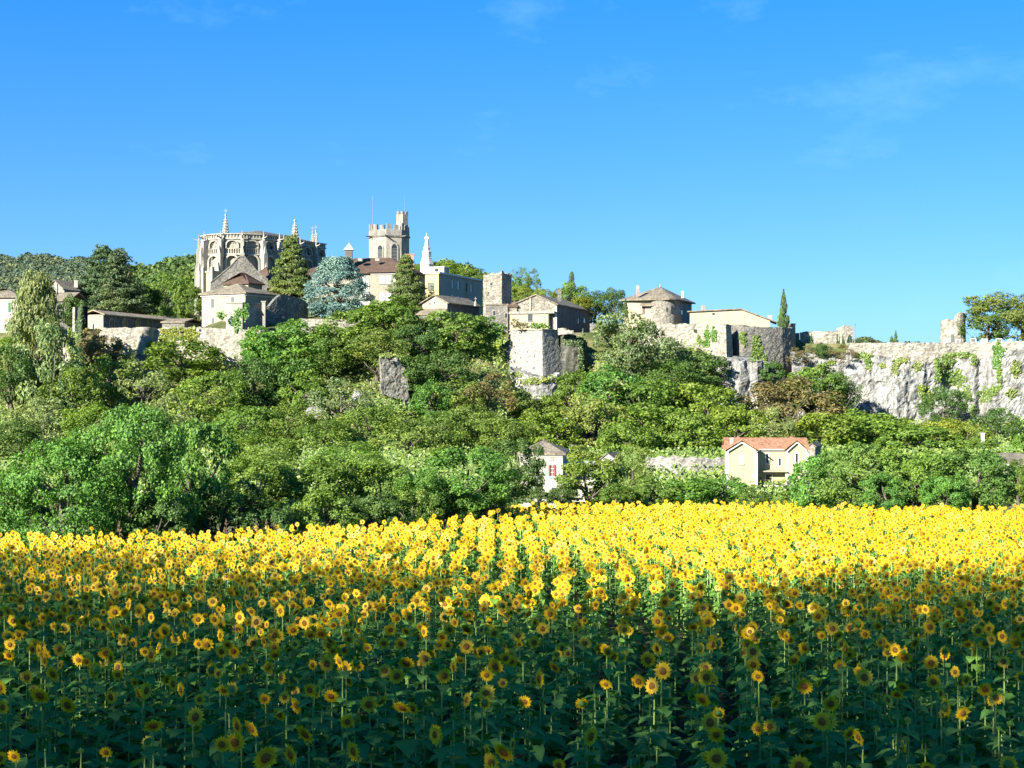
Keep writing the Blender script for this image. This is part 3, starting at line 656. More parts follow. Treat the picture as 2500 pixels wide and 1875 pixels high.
# garden tower in front of it
g = Blk(552, 592, 640, 292, 30); e = house('garden_tower', 'flat-topped garden tower with ivy before the cream presbytery', g, 12, 15, None)
mb = MB(); mb.prism(g.rect(), Z(830, 292), Z(740, 292)); mb.build('wall', M['lime'], e)
mb = MB(); mb.prism(g.rect(0.2), Z(740, 292) + .002, Z(737.5, 292)); mb.build('coping', M['lime'], e)
mb = MB(); g.L.slab(mb, 0, g.L.L - 0.02, Z(766, 292), Z(763, 292), 0.003, 0.15); mb.build('string_course', M['lime'], e)
# swept wall to the right of presbytery
mb = relief(pl([(640, 299), (658, 300), (672, 301), (685, 302), (710, 304), (735, 306), (752, 308)]), [Z(752, 299), Z(747, 300), Z(730, 301), Z(719, 302), Z(722, 304), Z(729, 306), Z(742, 308)], [Z(800, 302)] * 7, rough(0.05), 0.4, 0.9)
tag(mb.build('swept_wall', M['grey_stone']), 'grey wall with swept curved top right of the presbytery', 'wall')
mb = MB(); pq = at(644, 800, 296); mb.prism([(pq.x - .35, 295.7), (pq.x + .35, 295.7), (pq.x + .35, 296.3), (pq.x - .35, 296.3)], Z(800, 296), Z(738, 296)); mb.prism([(pq.x - .5, 295.6), (pq.x + .5, 295.6), (pq.x + .5, 296.4), (pq.x - .5, 296.4)], Z(738, 296) + .002, Z(735, 296))
tag(mb.build('gate_pier', M['lime']), 'slim stone gate pier beside the swept wall', 'pillar')
mb = relief(pl([(735, 300), (790, 300), (845, 300), (880, 301)]), [Z(778, 300), Z(779, 300), Z(780, 300), Z(781, 301)], [Z(815, 300)] * 4, rough(0.06), 0.4, 0.8)
tag(mb.build('terrace_wall', M['rampart']), 'low pale terrace wall under the blue cedar', 'wall')
# tall ruined gable in front of the cathedral
fc = Face((X(512, 334), 334), (X(668, 336), 336))
outline = [(514, 691), (540, 670), (562, 652), (578, 634), (586, 627), (597, 627), (603, 636), (616, 650), (632, 668), (654, 684), (668, 700), (668, 730), (512, 730)]
pts = [fc.q(fc.t(px), fc.z(px, py)) for px, py in outline]; n3 = Vector((fc.n.x, fc.n.y, 0)) * -0.9; n = len(pts); mb = MB()
mb.mesh([p for p in pts] + [p + n3 for p in pts], [tuple(range(n)), tuple(range(2 * n - 1, n - 1, -1))] + [(i, i + n, (i + 1) % n + n, (i + 1) % n) for i in range(n)])
for (a, c) in zip(pts[:9], pts[1:10]):
    mb.box8([a + n3 * -.15, c + n3 * -.15, c + n3 * 1.15, a + n3 * 1.15], [p + Vector((0, 0, .3)) for p in (a + n3 * -.15, c + n3 * -.15, c + n3 * 1.15, a + n3 * 1.15)])
tag(mb.build('gable_wall', M['grey_stone']), 'tall grey ruined gable wall before the cathedral apse', 'wall')
b = Blk(600, 660, 700, 340, 20); mb = hip_roof(b, Z(690, 340), Z(650, 343), 0.3, 0.25, inset=4)
e = house('sacristy', 'brown-roofed sacristy squeezed between grey gable and dark conifer', b, 24, 30, None); mb.build('roof', M['roof_brown'], e)
mb = MB(); mb.prism(b.rect(), 20, Z(691, 340)); mb.build('wall', M['cream'], e)

# ------------------------------------------------------------------ cathedral
D0 = 372.0; cx0 = X(590, D0); cy0 = D0; RR = 95 / F * D0
ztop = Z(578, 366); zb = 22.0; zbal0 = Z(619, 364); zbal1 = Z(609, 364)
cath = empty('cathedral', (cx0, cy0, zb), 'gothic cathedral with buttressed polygonal apse and spires on the hilltop', 'cathedral')
angs = [-101, -73, -45, -17, 11, 39, 67, 95]
def apt(a, r): return (cx0 + r * math.sin(R(a)), cy0 - r * math.cos(R(a)))
nave_dir = Vector((8.4, 15.5)).normalized(); nave_l = 19.0
poly = [apt(a, RR) for a in angs]
endR = (poly[-1][0] + nave_dir.x * nave_l, poly[-1][1] + nave_dir.y * nave_l); endL = (poly[0][0] + nave_dir.x * nave_l, poly[0][1] + nave_dir.y * nave_l)
full = poly + [endR, endL]
mb = MB(); mb.prism(full, zb, ztop); mb.build('wall', M['church'], cath)
# roof
apex = Vector((X(629, 371), 371, Z(563, 371))); far = Vector(((endR[0] + endL[0]) / 2, (endR[1] + endL[1]) / 2, apex.z + 0.6)); cen = Vector((cx0, cy0, 0))
mb = MB(); ring = [Vector((p[0], p[1], ztop + 0.35)) for p in full]
ring = [r + (Vector((cx0, cy0, r.z)) - r).normalized() * 0.35 for r in ring]
n = len(ring); vs = ring + [apex, far]
fs = [(i, i + 1, n) for i in range(7)] + [(7, 8, n + 1, n), (8, 9, n + 1), (9, 0, n, n + 1)]
mb.mesh(vs, fs); mb.face(list(reversed(ring))); mb.build('roof', M['lead'], cath)
# cornice, parapet and blind arcades on each face
for i in range(len(angs)):
    A = Vector(poly[i]); Bq = Vector(poly[i + 1]) if i < 7 else Vector(endR)
    fc = Face(A, Bq)
    if fc.n.dot(Vector((A.x + Bq.x, A.y + Bq.y)) / 2 - Vector((cx0, cy0))) < 0: fc.n = -fc.n
    spans = [(0, fc.L)] if i < 7 else [(0, fc.L * 0.36), (fc.L * 0.36, fc.L * 0.72), (fc.L * 0.72, fc.L)]
    mb = MB(); fc.slab(mb, -0.1, fc.L + 0.1, ztop - 0.9, ztop - 0.55, 0.003, 0.35); fc.slab(mb, -0.1, fc.L + 0.1, ztop + 0.25, ztop + 0.5, 0.003, 0.5)
    k = int(fc.L / 0.75)
    for j in range(k):
        t = (j + 0.5) * fc.L / k; fc.slab(mb, t - 0.16, t + 0.16, ztop - 0.55, ztop + 0.25, 0.003, 0.26)
    fc.slab(mb, 0, fc.L, ztop, ztop + 0.25, -0.25, -0.003)
    mb.build('cornice', M['church'], cath)
    mb = MB(); fc.slab(mb, 0, fc.L, zbal0 - 0.45, zbal0 - 0.1, 0.003, 0.55); fc.slab(mb, 0, fc.L, zbal1 - 0.02, zbal1 + 0.18, 0.003, 0.5)
    k = max(4, int(fc.L / 0.55))
    for j in range(k):
        t = (j + 0.5) * fc.L / k; fc.slab(mb, t - 0.13, t + 0.13, zbal0 - 0.1, zbal1 - 0.02, 0.25, 0.42)
    mb.build('balustrade', M['church'], cath)
    for (s0, s1) in spans:
        w = s1 - s0; m0 = s0 + w * 0.22; m1 = s1 - w * 0.22
        if m1 - m0 < 0.8: continue
        r = (m1 - m0) / 2
        mb = MB(); fc.arch_ring(mb, m0, m1, zbal1 + 0.2, Z(590, 364) - r * 0.75, 0.34, 0.003, 0.75, 0.8); wnd = mb.build('window', M['church'], cath)
        for j in range(3 if w > 3.6 else 1):      # cusped tracery and mullions
            pass
        mb = MB(); cc = (m0 + m1) / 2
        fc.slab(mb, cc - 0.07, cc + 0.07, zbal1 + 0.2, Z(592, 364), 0.05, 0.18)
        for j in range(6):
            t = m0 + (m1 - m0) * (j + 0.5) / 6; zz = Z(590, 364) - r * 0.75 + 0.8 * r * math.sin(math.acos(max(-1, min(1, (t - cc) / r))))
            fc.slab(mb, t - 0.09, t + 0.09, zz - 0.55, zz + 0.05, 0.05, 0.24)
        mb.build('tracery', M['church'], wnd, kind='stuff')
        mb = MB(); fc.arch_panel(mb, m0, m1, zbal1 + 0.2, Z(590, 364) - r * 0.75, 0.003, 0.03, 0.8); mb.build('pane', M['lime'] if i in (1, 2, 3, 4) else M['glass'], wnd)  # pale panes on lit faces, dark on shaded: light put into colour
        # big lower recess
        zs = Z(640, 364); mb = MB(); fc.arch_ring(mb, m0 - 0.1, m1 + 0.1, zb + 2.2, zs, 0.42, 0.003, 0.95); ar = mb.build('arch', M['church'], cath)
        mb = MB(); fc.arch_panel(mb, m0 - 0.1, m1 + 0.1, zb + 2.2, zs, 0.003, 0.02); mb.build('recess', M['lime'], ar)
def pinnacle(par, c, z0, z1, w, name='pinnacle', seg=4, rot=R(45), cross=False, crock=True):
    mb = MB(); h = z1 - z0
    mb.lathe(c, [(w, z0), (w, z0 + h * 0.08), (w * 0.82, z0 + h * 0.10), (w * 0.12, z1)], seg, False, rot)
    if crock:
        for k in range(1, 6):
            f = k / 6.5; r = lerp(w * 0.85, w * 0.15, f)
            for j in range(seg):
                a = rot + 2 * math.pi * j / seg; p = (c[0] + r * math.cos(a), c[1] + r * math.sin(a)); q = w * 0.16
                zz = z0 + h * (0.1 + 0.9 * f); mb.box8([(p[0] - q, p[1] - q, zz - q), (p[0] + q, p[1] - q, zz - q), (p[0] + q, p[1] + q, zz - q), (p[0] - q, p[1] + q, zz - q)], [(p[0] - q, p[1] - q, zz + q), (p[0] + q, p[1] - q, zz + q), (p[0] + q, p[1] + q, zz + q), (p[0] - q, p[1] + q, zz + q)])
    mb.lathe(c, [(w * 0.12, z1 - .05), (w * 0.3, z1 + w * .1), (w * 0.3, z1 + w * .3), (w * 0.1, z1 + w * .45)], 6)
    o = mb.build(name, M['church'], par)
    if cross:
        mb = MB(); t = z1 + w * 0.4; mb.box8(*[[(c[0] + sx * 0.07, c[1] + sy * 0.07, zz) for sx, sy in ((-1, -1), (1, -1), (1, 1), (-1, 1))] for zz in (t, t + 1.5)])
        mb.box8(*[[(c[0] + sx * 0.45, c[1] + sy * 0.06, zz) for sx, sy in ((-1, -1), (1, -1), (1, 1), (-1, 1))] for zz in (t + 0.75, t + 0.95)]); mb.build('cross', M['metal'], o)
    return o
def buttress(a, base, big=1.0):
    d = Vector((math.sin(R(a)), -math.cos(R(a)))); s = Vector((d.y, -d.x)); c = Vector((base[0], base[1])); mb = MB()
    def blk(w, o0, o1, z0, z1):
        p = [c + s * -w + d * o0, c + s * w + d * o0, c + s * w + d * o1, c + s * -w + d * o1]
        mb.box8([(q.x, q.y, z0) for q in p], [(q.x, q.y, z1) for q in p])
    w = 0.5 * big
    blk(w * 1.25, -0.2, 3.0 * big, zb, Z(662, 364)); blk(w * 1.05, -0.2, 2.4 * big, Z(662, 364) + .002, zbal0 - 0.2); blk(w * 0.85, -0.2, 1.75 * big, zbal0 - 0.198, ztop - 1.2)
    for zz, oo in ((Z(662, 364), 2.65), (zbal0 - 0.2, 2.05)):     # sloped weathering with a small gablet
        p = c + d * oo * big; mb.lathe((p.x, p.y), [(w * 1.1, zz), (w * 0.8, zz + 0.8), (0.06, zz + 2.0)], 4, False, R(45) + math.atan2(d.y, d.x))
    g = c + d * (1.9 * big); mb.tube([(c.x + d.x * .8, c.y + d.y * .8, ztop - 0.7), (g.x + d.x * .7, g.y + d.y * .7, ztop - 0.45), (g.x + d.x * 1.1, g.y + d.y * 1.1, ztop - 0.15)], [0.22, 0.17, 0.1], 5)
    o = mb.build('buttress', M['church'], cath)
    p = c + d * 1.3 * big; pinnacle(o, (p.x, p.y), ztop - 1.2, ztop + 0.9, w * 0.95, crock=False)
for a, p in zip(angs[1:7], poly[1:7]): buttress(a, p, .6 if a < -60 else 1.0)
for f in (0.0, 0.36, 0.72):
    p = (lerp(poly[-1][0], endR[0], f), lerp(poly[-1][1], endR[1], f)); buttress(50, p, .8)
pinnacle(cath, (X(551, 368), 368), ztop + 0.3, Z(527, 368), 1.0, 'spire', 8, 0, True)
pinnacle(cath, (X(720, 372), 372), Z(592, 372), Z(541, 372), 1.2, 'spire', 8, 0)
mb = MB(); c = (X(720, 372), 372); mb.lathe(c, [(1.35, zb), (1.35, Z(625, 372)), (1.1, Z(622, 372)), (1.1, Z(591, 372))], 8, False); mb.build('spire_shaft', M['church'], cath)
pinnacle(cath, (X(763, 388), 388), Z(600, 388), Z(568, 388), 0.75, 'spire', 4, R(45), True); pinnacle(cath, (X(771, 391), 391), Z(600, 391), Z(566, 391), 0.9, 'spire', 4, R(45), True)
mb = MB(); mb.prism([(X(757, 387), 387), (X(776, 387), 387), (X(778, 394), 394), (X(759, 394), 394)], 25, Z(600, 389)); mb.build('spire_base', M['church'], cath)
# side chapel low at left
b = Blk(497, 522, 560, 358, 30); mb = MB(); mb.prism(b.rect(), 20, Z(664, 358)); mb.build('side_chapel', M['cream'], cath)
mb = MB(); b.L.slab(mb, -.2, b.L.L + .2, Z(665, 358), Z(661, 358), 0.003, 0.3); b.Rt.slab(mb, 0, b.Rt.L, Z(665, 358), Z(661, 358), 0.003, 0.3); mb.build('chapel_cornice', M['church'], cath)
for t in (0.2, b.L.L - 0.2):
    mb = MB(); b.L.slab(mb, t - 0.4, t + 0.4, 20, Z(652, 358), 0.004, 0.8); mb.build('chapel_buttress', M['church'], cath)
    q = b.L.q(t, 0, 0.45); pinnacle(cath, (q.x, q.y), Z(652, 358), Z(628, 358), 0.4)

# ------------------------------------------------------------------ belfry: octagon tower with battlements and stair turret
Dt = 352.0; ct = (X(950, Dt), Dt); rt = 50 / F * Dt
tow = empty('bell_tower', (ct[0], ct[1], 22), 'octagonal crenellated stone bell tower with louvred windows', 'tower')
va = [-3 + 45 * k for k in range(8)]
def tp(a, r, c=ct): return (c[0] + r * math.sin(R(a)), c[1] - r * math.cos(R(a)))
oct_ = [tp(a, rt) for a in va]
zs_ = Z(578, 348); zp = Z(560, 348); zm = Z(547, 348)
mb = MB(); mb.prism([tp(a, rt * .985) for a in va], 20, zs_); mb.build('wall', M['lime'], tow)
mb = MB(); mb.prism([tp(a, rt * 1.04) for a in va], zs_ + .002, zs_ + 0.35); mb.build('string_course', M['grey_stone'], tow)
mb = MB()
for i in range(8):
    fc = Face(oct_[i], oct_[(i + 1) % 8]); m = (Vector(oct_[i]) + Vector(oct_[(i + 1) % 8])) / 2
    if fc.n.dot(m - Vector(ct)) < 0: fc.n = -fc.n
    fc.slab(mb, 0, fc.L, zs_ + 0.352, zp, -0.55, 0.0)
mb.build('parapet', M['tower_top'], tow)
for i in range(8):
    fc = Face(oct_[i], oct_[(i + 1) % 8]); m = (Vector(oct_[i]) + Vector(oct_[(i + 1) % 8])) / 2
    if fc.n.dot(m - Vector(ct)) < 0: fc.n = -fc.n
    for f0, f1, dz in ((0.05, 0.30, 0.1), (0.52, 0.80, -0.15)):
        mb = MB(); fc.slab(mb, fc.L * f0, fc.L * f1, zp + .002, zm + dz + 0.25 * math.sin(i * 2.3), -0.54, 0.0); mb.build('merlon', M['tower_top'], tow)
mb = MB(); mb.prism([tp(a, rt * .9) for a in va], zs_ + .36, zs_ + .8); mb.build('tower_roof', M['lead'], tow)
for (i, p0, p1, y0, y1) in ((7, 923, 934.5, 599, 642), (0, 956, 969.5, 596, 642)):
    fc = Face(oct_[i], oct_[(i + 1) % 8]); t0, t1 = sorted((fc.t(p0), fc.t(p1))); r = (t1 - t0) / 2
    zsp = fc.z((p0 + p1) / 2, y0) - r * 1.3
    z0w = fc.z((p0 + p1) / 2, y1); mb = MB(); fc.arch_ring(mb, t0, t1, z0w, zsp, 0.28, -0.06, 0.14, 1.3); w = mb.build('window', M['lime'], tow)
    mb = MB(); fc.arch_panel(mb, t0, t1, z0w, zsp, -0.06, 0.0, 1.3); mb.build('pane', M['glass'], w)
    k = 11
    for j in range(k):
        zz = lerp(z0w, zsp, (j + .3) / k); mb = MB()
        mb.box8([fc.q(t0, zz, 0.002), fc.q(t1, zz, 0.002), fc.q(t1, zz - .12, .12), fc.q(t0, zz - .12, .12)], [fc.q(t0, zz + .05, 0.002), fc.q(t1, zz + .05, 0.002), fc.q(t1, zz - .06, .12), fc.q(t0, zz - .06, .12)]); mb.build('louvre', M['grey_wood'], w)
cs = (X(982, Dt + 1), Dt + 1.0); rs = 16 / F * Dt
sv = [10 + 60 * k for k in range(6)]
mb = MB(); mb.prism([tp(a, rs, cs) for a in sv], zs_, Z(524, Dt)); mb.build('stair_turret', M['lime'], tow)
for i in range(6):
    a0, a1 = tp(sv[i], rs * 1.0, cs), tp(sv[(i + 1) % 6], rs * 1.0, cs); fc = Face(a0, a1); m = (Vector(a0) + Vector(a1)) / 2
    if fc.n.dot(m - Vector(cs)) < 0: fc.n = -fc.n
    for f0, f1 in ((0.02, 0.36), (0.64, 0.98)):
        mb = MB(); fc.slab(mb, fc.L * f0, fc.L * f1, Z(524, Dt) + .002, Z(516.5, Dt) + 0.12 * math.sin(i * 3 + f0), -0.3, -0.003); mb.build('merlon', M['tower_top'], tow)
for (px, d, yb, yt, r) in ((909.5, Dt - 2, 560, 477, 0.055), (988, Dt + 1, 526, 474, 0.035)):
    mb = MB(); mb.tube([at(px, yb, d), at(px, yt, d)], [r, r * .5], 5); mb.build('antenna', M['metal'], tow)
for a in (-52, -3, 42):
    p = Vector(tp(a, rt)); q = Vector(tp(a, rt * 1.28)); mb = MB(); mb.tube([(p.x, p.y, zs_ + .15), (q.x, q.y, zs_ + .1), ((p.x * -.3 + q.x * 1.3), (p.y * -.3 + q.y * 1.3), zs_ + .3)], [.22, .16, .09], 5); mb.build('gargoyle', M['grey_stone'], tow)

# ------------------------------------------------------------------ seminary wing with brown roof, bay and bell turret
b = Blk(733, 1005, 1047, 333, 12); z0 = 18; ze = Z(665, 333)
e = house('seminary', 'large cream building with brown tiled hipped roof and white blinds', b, z0, ze, None, 'building')
mb = MB(); mb.prism(b.rect(), z0, ze); mb.build('wall', M['stucco'], e)
hip_roof(b, ze + .15, Z(627.5, 340), 0.7, 0.3, inset=b.l * 0.5, axis='u').build('roof', M['roof_brown'], e)
for (p0, p1) in ((884, 891), (893, 901)): window(b.L, e, p0, p1, 676, 712, pane=M['blind'], frame=M['grey_wood'], w=.06, sill=False); window(b.L, e, p0, p1, 718, 733, pane=M['glass'], sill=False)
by = Blk(905, 1000, 1010, 328.5, 12, 6); zby = Z(663, 328.5)
mb = MB(); mb.prism(by.rect(), z0, zby); mb.build('bay', M['stucco'], e)
mb = hip_roof(by, zby + .12, Z(640, 333), 0.7, 0.25, inset=3.0, axis='u'); mb.build('bay_roof', M['roof_brown'], e)
for r0, r1 in ((673, 693), (715, 733)):
    for p0, p1 in ((926, 938.5), (942, 954.5), (959, 971)): window(by.L, e, p0, p1, r0, r1, pane=M['blind'], frame=M['grey_wood'], w=0.06)
mb = MB(); by.L.slab(mb, 0, by.L.L, zby - .5, zby - .15, .003, .18); mb.build('cornice', M['trim'], e)
bal = Face((X(862, 326), 327.5), (X(905, 326), 326)); mb = MB(); bal.slab(mb, 0, bal.L, Z(751, 326), Z(735, 326), -2.5, 0); mb.build('balcony', M['trim'], e)
pc = at(852, 640, 338); mb = MB(); w = 0.75
mb.prism([(pc.x - w, pc.y - w), (pc.x + w, pc.y - w), (pc.x + w, pc.y + w), (pc.x - w, pc.y + w)], Z(645, 338), Z(611, 338)); bt = mb.build('bell_turret', M['grey_wood'], e)
for k in range(4):
    zz = lerp(Z(626, 338), Z(613, 338), k / 4); mb = MB(); mb.prism([(pc.x - w - .06, pc.y - w - .06), (pc.x + w + .06, pc.y - w - .06), (pc.x + w + .06, pc.y - w - .003), (pc.x - w - .06, pc.y - w - .003)], zz, zz + .13); mb.build('louvre', M['brown_wood'], bt)
mb = MB(); mb.lathe((pc.x, pc.y), [(1.55, Z(611, 338) + .002), (1.5, Z(609, 338)), (0.06, Z(594, 338))], 4, False, R(45)); mb.build('turret_roof', M['zinc'], bt)
mb = MB(); mb.tube([at(852, 595, 338), at(852, 587, 338)], .05, 5); mb.tube([at(850, 590, 338), at(854, 590, 338)], .04, 5); mb.build('cross', M['metal'], bt)
for px, py in ((880, 634), (922, 634)):
    p = at(px, py, 337.6); mb = MB(); mb.prism([(p.x - .5, p.y - .9), (p.x + .5, p.y - .9), (p.x + .5, p.y + .6), (p.x - .5, p.y + .6)], p.z - .4, p.z + .25); mb.build('skylight', M['lime'], e)
p = b.p(1.5, 4); chimney(e, p, Z(660, p.y), Z(622, p.y), 0.9, M['brick'])

# ------------------------------------------------------------------ white statue on pedestal
ps = at(1042, 650, 345)
st = empty('statue', (ps.x, ps.y, Z(668, 345)), 'white statue of a robed figure on a tiered pedestal above trees', 'statue')
zz = lambda y: Z(y, 345); pxm = 345 / F
mb = MB(); prof = [(19, 672), (17.5, 648), (19.5, 646), (17, 640), (14, 632), (14.5, 630.5), (12.5, 629), (12.5, 617), (14, 616), (13.5, 614), (9.5, 612), (9, 606), (10, 605), (7.5, 602)]
mb.lathe((ps.x, ps.y), [(r * pxm * 0.92, zz(y)) for r, y in prof], 8, False, R(22.5)); mb.build('pedestal', M['marble'], st)
mb = MB(); seg = 14; rings = [(5.6, 4.6, 602), (5.2, 4.4, 597), (4.4, 3.6, 590), (3.7, 2.9, 585), (4.2, 2.9, 581), (4.4, 2.8, 578.5), (3.2, 2.3, 576.8), (1.2, 1.2, 576), (1.1, 1.2, 575.4), (1.9, 2.0, 574), (2.0, 2.1, 572.3), (1.6, 1.7, 570.8), (0.4, .5, 570)]
vs = []; fs = []
for rx, ry, y in rings:
    for k in range(seg):
        a = 2 * math.pi * k / seg; fl = 1 + (0.07 * math.sin(a * 5) if y > 582 else 0); vs.append((ps.x + rx * pxm * fl * math.cos(a), ps.y + ry * pxm * fl * math.sin(a), zz(y)))
for i in range(len(rings) - 1):
    for k in range(seg): fs.append((i * seg + k, i * seg + (k + 1) % seg, (i + 1) * seg + (k + 1) % seg, (i + 1) * seg + k))
mb.mesh(vs, fs, True)
for sx in (-1, 1):
    mb.tube([(ps.x + sx * 3.7 * pxm, ps.y, zz(578.6)), (ps.x + sx * 4.9 * pxm, ps.y - .1, zz(583)), (ps.x + sx * 3.6 * pxm, ps.y - .4, zz(586.5 if sx > 0 else 583)), (ps.x + sx * 1.6 * pxm, ps.y - .42, zz(584))], [.17, .16, .13, .08], 7)
mb.build('figure', M['marble'], st)
mb = MB(); mb.tube([(ps.x + 2.6 * pxm * math.cos(a), ps.y + .1, zz(569) + 1.1 * pxm * math.sin(a)) for a in [2 * math.pi * k / 12 for k in range(13)]], .03, 4); mb.tube([(ps.x, ps.y + .1, zz(571)), (ps.x, ps.y + .1, zz(568))], .03, 4); mb.build('halo', M['metal'], st)

# ------------------------------------------------------------------ yellow annex with long shaded side
b = Blk(1038, 1071, 1178, 326, 20); z0 = 17; ze = Z(668, 326)
e = house('annex', 'yellow flat-roofed annex with long shaded side right of the seminary', b, z0, ze, None, 'building')
mb = MB(); mb.prism(b.rect(), z0, ze); mb.build('wall', M['ochre'], e)
mb = MB(); mb.prism(b.rect(.35), ze + .002, ze + .4); mb.build('roof_slab', M['trim'], e)
rb = Blk(1041, 1084, 1090, 330, 20, 3); mb = MB(); mb.prism(rb.rect(), ze + .402, Z(653, 330)); pb = mb.build('rooftop_room', M['white'], e)
mb = MB(); mb.prism(rb.rect(.15), Z(653, 330) + .002, Z(652, 330) + .12); mb.build('slab', M['trim'], pb)
slit(rb.L, pb, 1062, 1070, 656, 666, 'window')
window(b.L, e, 1046, 1058, 691, 707, frame=M['brown_wood'], pane=M['grey_wood'])
mb = MB(); b.Rt.slab(mb, .05, b.l, z0, ze - .02, .003, .012); mb.build('side_wall', M['shaded_grey_render'], e)  # thin grey sheet over the ochre wall, coloured to look shaded
for p0, p1, y0, y1 in ((1102, 1107, 684, 704), (1116, 1121, 686, 707), (1136, 1141, 692, 712), (1148, 1152, 694, 714)): window(b.Rt, e, p0, p1, y0, y1, frame=M['shaded_grey_render'], sill=False)
for p0, p1, y0, y1 in ((1101, 1106, 720, 727), (1115, 1121, 723, 730)): slit(b.Rt, e, p0, p1, y0, y1, 'window')
mb = MB(); b.Rt.slab(mb, b.l * .62, b.l * .62 + .2, z0, ze, .003, .25); mb.build('pilaster', M['ochre'], e)
# ---- double-roofed stone house with gable
b = Blk(1030, 1092, 1170, 306, 24); z0 = 13; ze = Z(741, 306); zr = Z(722, 308)
e = house('stone_cottage', 'old cottage with pale gable and lean-to roof below the annex', b, z0, ze, None)
gable_walls(b, z0, ze, zr).build('wall', M['lime'], e); gable_roof(b, ze + .15, zr + .22, 0.5).build('roof', M['roof_old'], e)
fc = b.L; t0, t1 = fc.t(1028), fc.t(1086); mb = MB(); zl0 = Z(765, 303); zl1 = Z(752, 305)
q = [fc.q(t0, zl0, 2.4), fc.q(t1 + 1, zl0, 2.4), fc.q(t1 + .6, zl1, 0.003), fc.q(t0 + .4, zl1, .003)]; mb.box8([p - Vector((0, 0, .2)) for p in q], q); mb.build('lean_to_roof', M['roof_old'], e)
mb = MB(); fc.slab(mb, t0 + .3, t1 + .6, z0, zl0 - .22, .003, 2.1); mb.build('lean_to_wall', M['grey_stone'], e)
mb = MB(); b.Rt.slab(mb, .4, b.l - .1, z0, ze - .1, .003, .03); mb.build('painted_shade_panel', M['darkwall'], e)  # dark sheet over the pale wall, shade put into its colour
slit(b.L, e, 1059, 1062, 737, 741, 'window'); slit(b.L, e, 1047, 1052, 741, 743, 'window')
mb = MB(); mb.tube([b.Rt.q(1.2, z0, .2), b.Rt.q(1.2, Z(751, 306), .2)], .07, 5); mb.build('drainpipe', M['zinc'], e)
mb = MB(); c = at(1161, 738, 312); mb.lathe((c.x, c.y), [(.35, c.z - .8), (.3, c.z), (.1, c.z + .3)], 6); mb.tube([c, c + Vector((0, 0, 1.1))], .07, 5); mb.tube([c + Vector((-.3, 0, .75)), c + Vector((.3, 0, .75))], .06, 5); mb.build('stone_cross', M['lime'], e)

# ------------------------------------------------------------------ ruined square stone tower and wall below
b = Blk(1180, 1225, 1249, 308, 32)
t = MB(); A, C_, B_ = b.p(b.w, 0), b.p(0, 0), b.p(0, b.l); Dp = b.p(b.w, b.l)
pts = [(A.x, A.y), (C_.x, C_.y), (B_.x, B_.y), (Dp.x, Dp.y), (A.x, A.y)]
mb = relief(pts, [Z(672, 309), Z(663, 308), Z(668, 309), Z(672, 310), Z(672, 309)], [14] * 5, rough(0.12, 1.4), 0.3, 0.8, 0.0, 0.5, 4)
e = empty('stone_tower', b.centre(14), 'ruined square rubble-stone tower with dark shaded side', 'tower'); mb.build('wall', M['rubble'], e)
mb = MB(); mb.prism([b.p(.5, .5), b.p(b.w - .5, .5), b.p(b.w - .5, b.l - .5), b.p(.5, b.l - .5)], 14, Z(676, 308)); mb.build('floor', M['grey_stone'], e)
slit(b.L, e, 1197, 1202, 691, 696, 'opening'); slit(b.L, e, 1197, 1203, 699, 700, 'opening'); slit(b.L, e, 1191, 1193.5, 713, 717, 'opening')
b = Blk(1186, 1240, 1256, 303, 12); e = empty('stone_house', b.centre(13), 'low rubble-stone house wall at foot of the square tower', 'house')
mb = MB(); mb.prism(b.rect(), 12, Z(744, 303)); mb.build('wall', M['grey_stone'], e); mb = MB(); mb.prism(b.rect(.2), Z(744, 303) + .002, Z(742, 303)); mb.build('coping', M['roof_old'], e)
window(b.L, e, 1232.5, 1239, 765, 776, frame=M['lime'], sill=False); window(b.L, e, 1204, 1210, 759, 770, frame=M['lime'], sill=False)
# ---- house on the bastion
b = Blk(1250, 1359, 1440, 297, 17); z0 = 11; ze = Z(745, 297); zr = Z(722, 300)
e = house('bastion_house', 'gabled stone house with cream lower wall and shaded side above bastion', b, z0, ze, None)
gable_walls(b, z0, ze, zr, pos=0.46).build('wall', M['rubble'], e); gable_roof(b, ze + .2, zr + .25, .35, .22, pos=0.46).build('roof', M['roof_old'], e)
mb = MB(); b.Rt.slab(mb, .15, b.l + .0, z0 - 6, ze - .1, .003, .012); mb.build('side_wall', M['darkwall'], e)  # thin dark sheet with the side's shade put into its colour
mb = MB(); b.L.slab(mb, .05, b.L.t(1343), z0, Z(765, 295), .003, 1.3); mb.build('lower_wall', M['cream'], e)
mb = MB(); b.L.slab(mb, -.2, b.L.t(1358), Z(764.5, 295), Z(759, 295), .004, 1.6); mb.build('ledge', M['lime'], e)
fl = Face(b.L.q(0, 0, 1.3).xy, b.L.q(b.L.L, 0, 1.3).xy); window(fl, e, 1290, 1299, 768, 783, frame=M['grey_wood'], mull=True)
mb = MB(); b.L.slab(mb, b.L.t(1293), b.L.t(1297), Z(757, 296), Z(724, 296), .003, .2); mb.build('pilaster', M['lime'], e)
mb = MB(); b.L.slab(mb, b.L.L - .35, b.L.L + .05, z0, ze - .2, .003, .12); mb.build('quoin', M['trim'], e)
for p0, p1, y0, y1 in ((1410, 1413, 772, 790), (1424, 1429, 772, 788)): window(b.Rt, e, p0, p1, y0, y1, frame=M['grey_stone'], sill=False)
p = b.p(b.w * .7, b.l * .6); chimney(e, b.p(.8, 5), Z(735, 300), Z(706, 300), .35, M['grey_stone'])
b = Blk(1244, 1262, 1275, 299, 17, 6); e = house('tiled_shed', 'tiny shed with brown tiled roof between tower and bastion house', b, 12, 16, None)
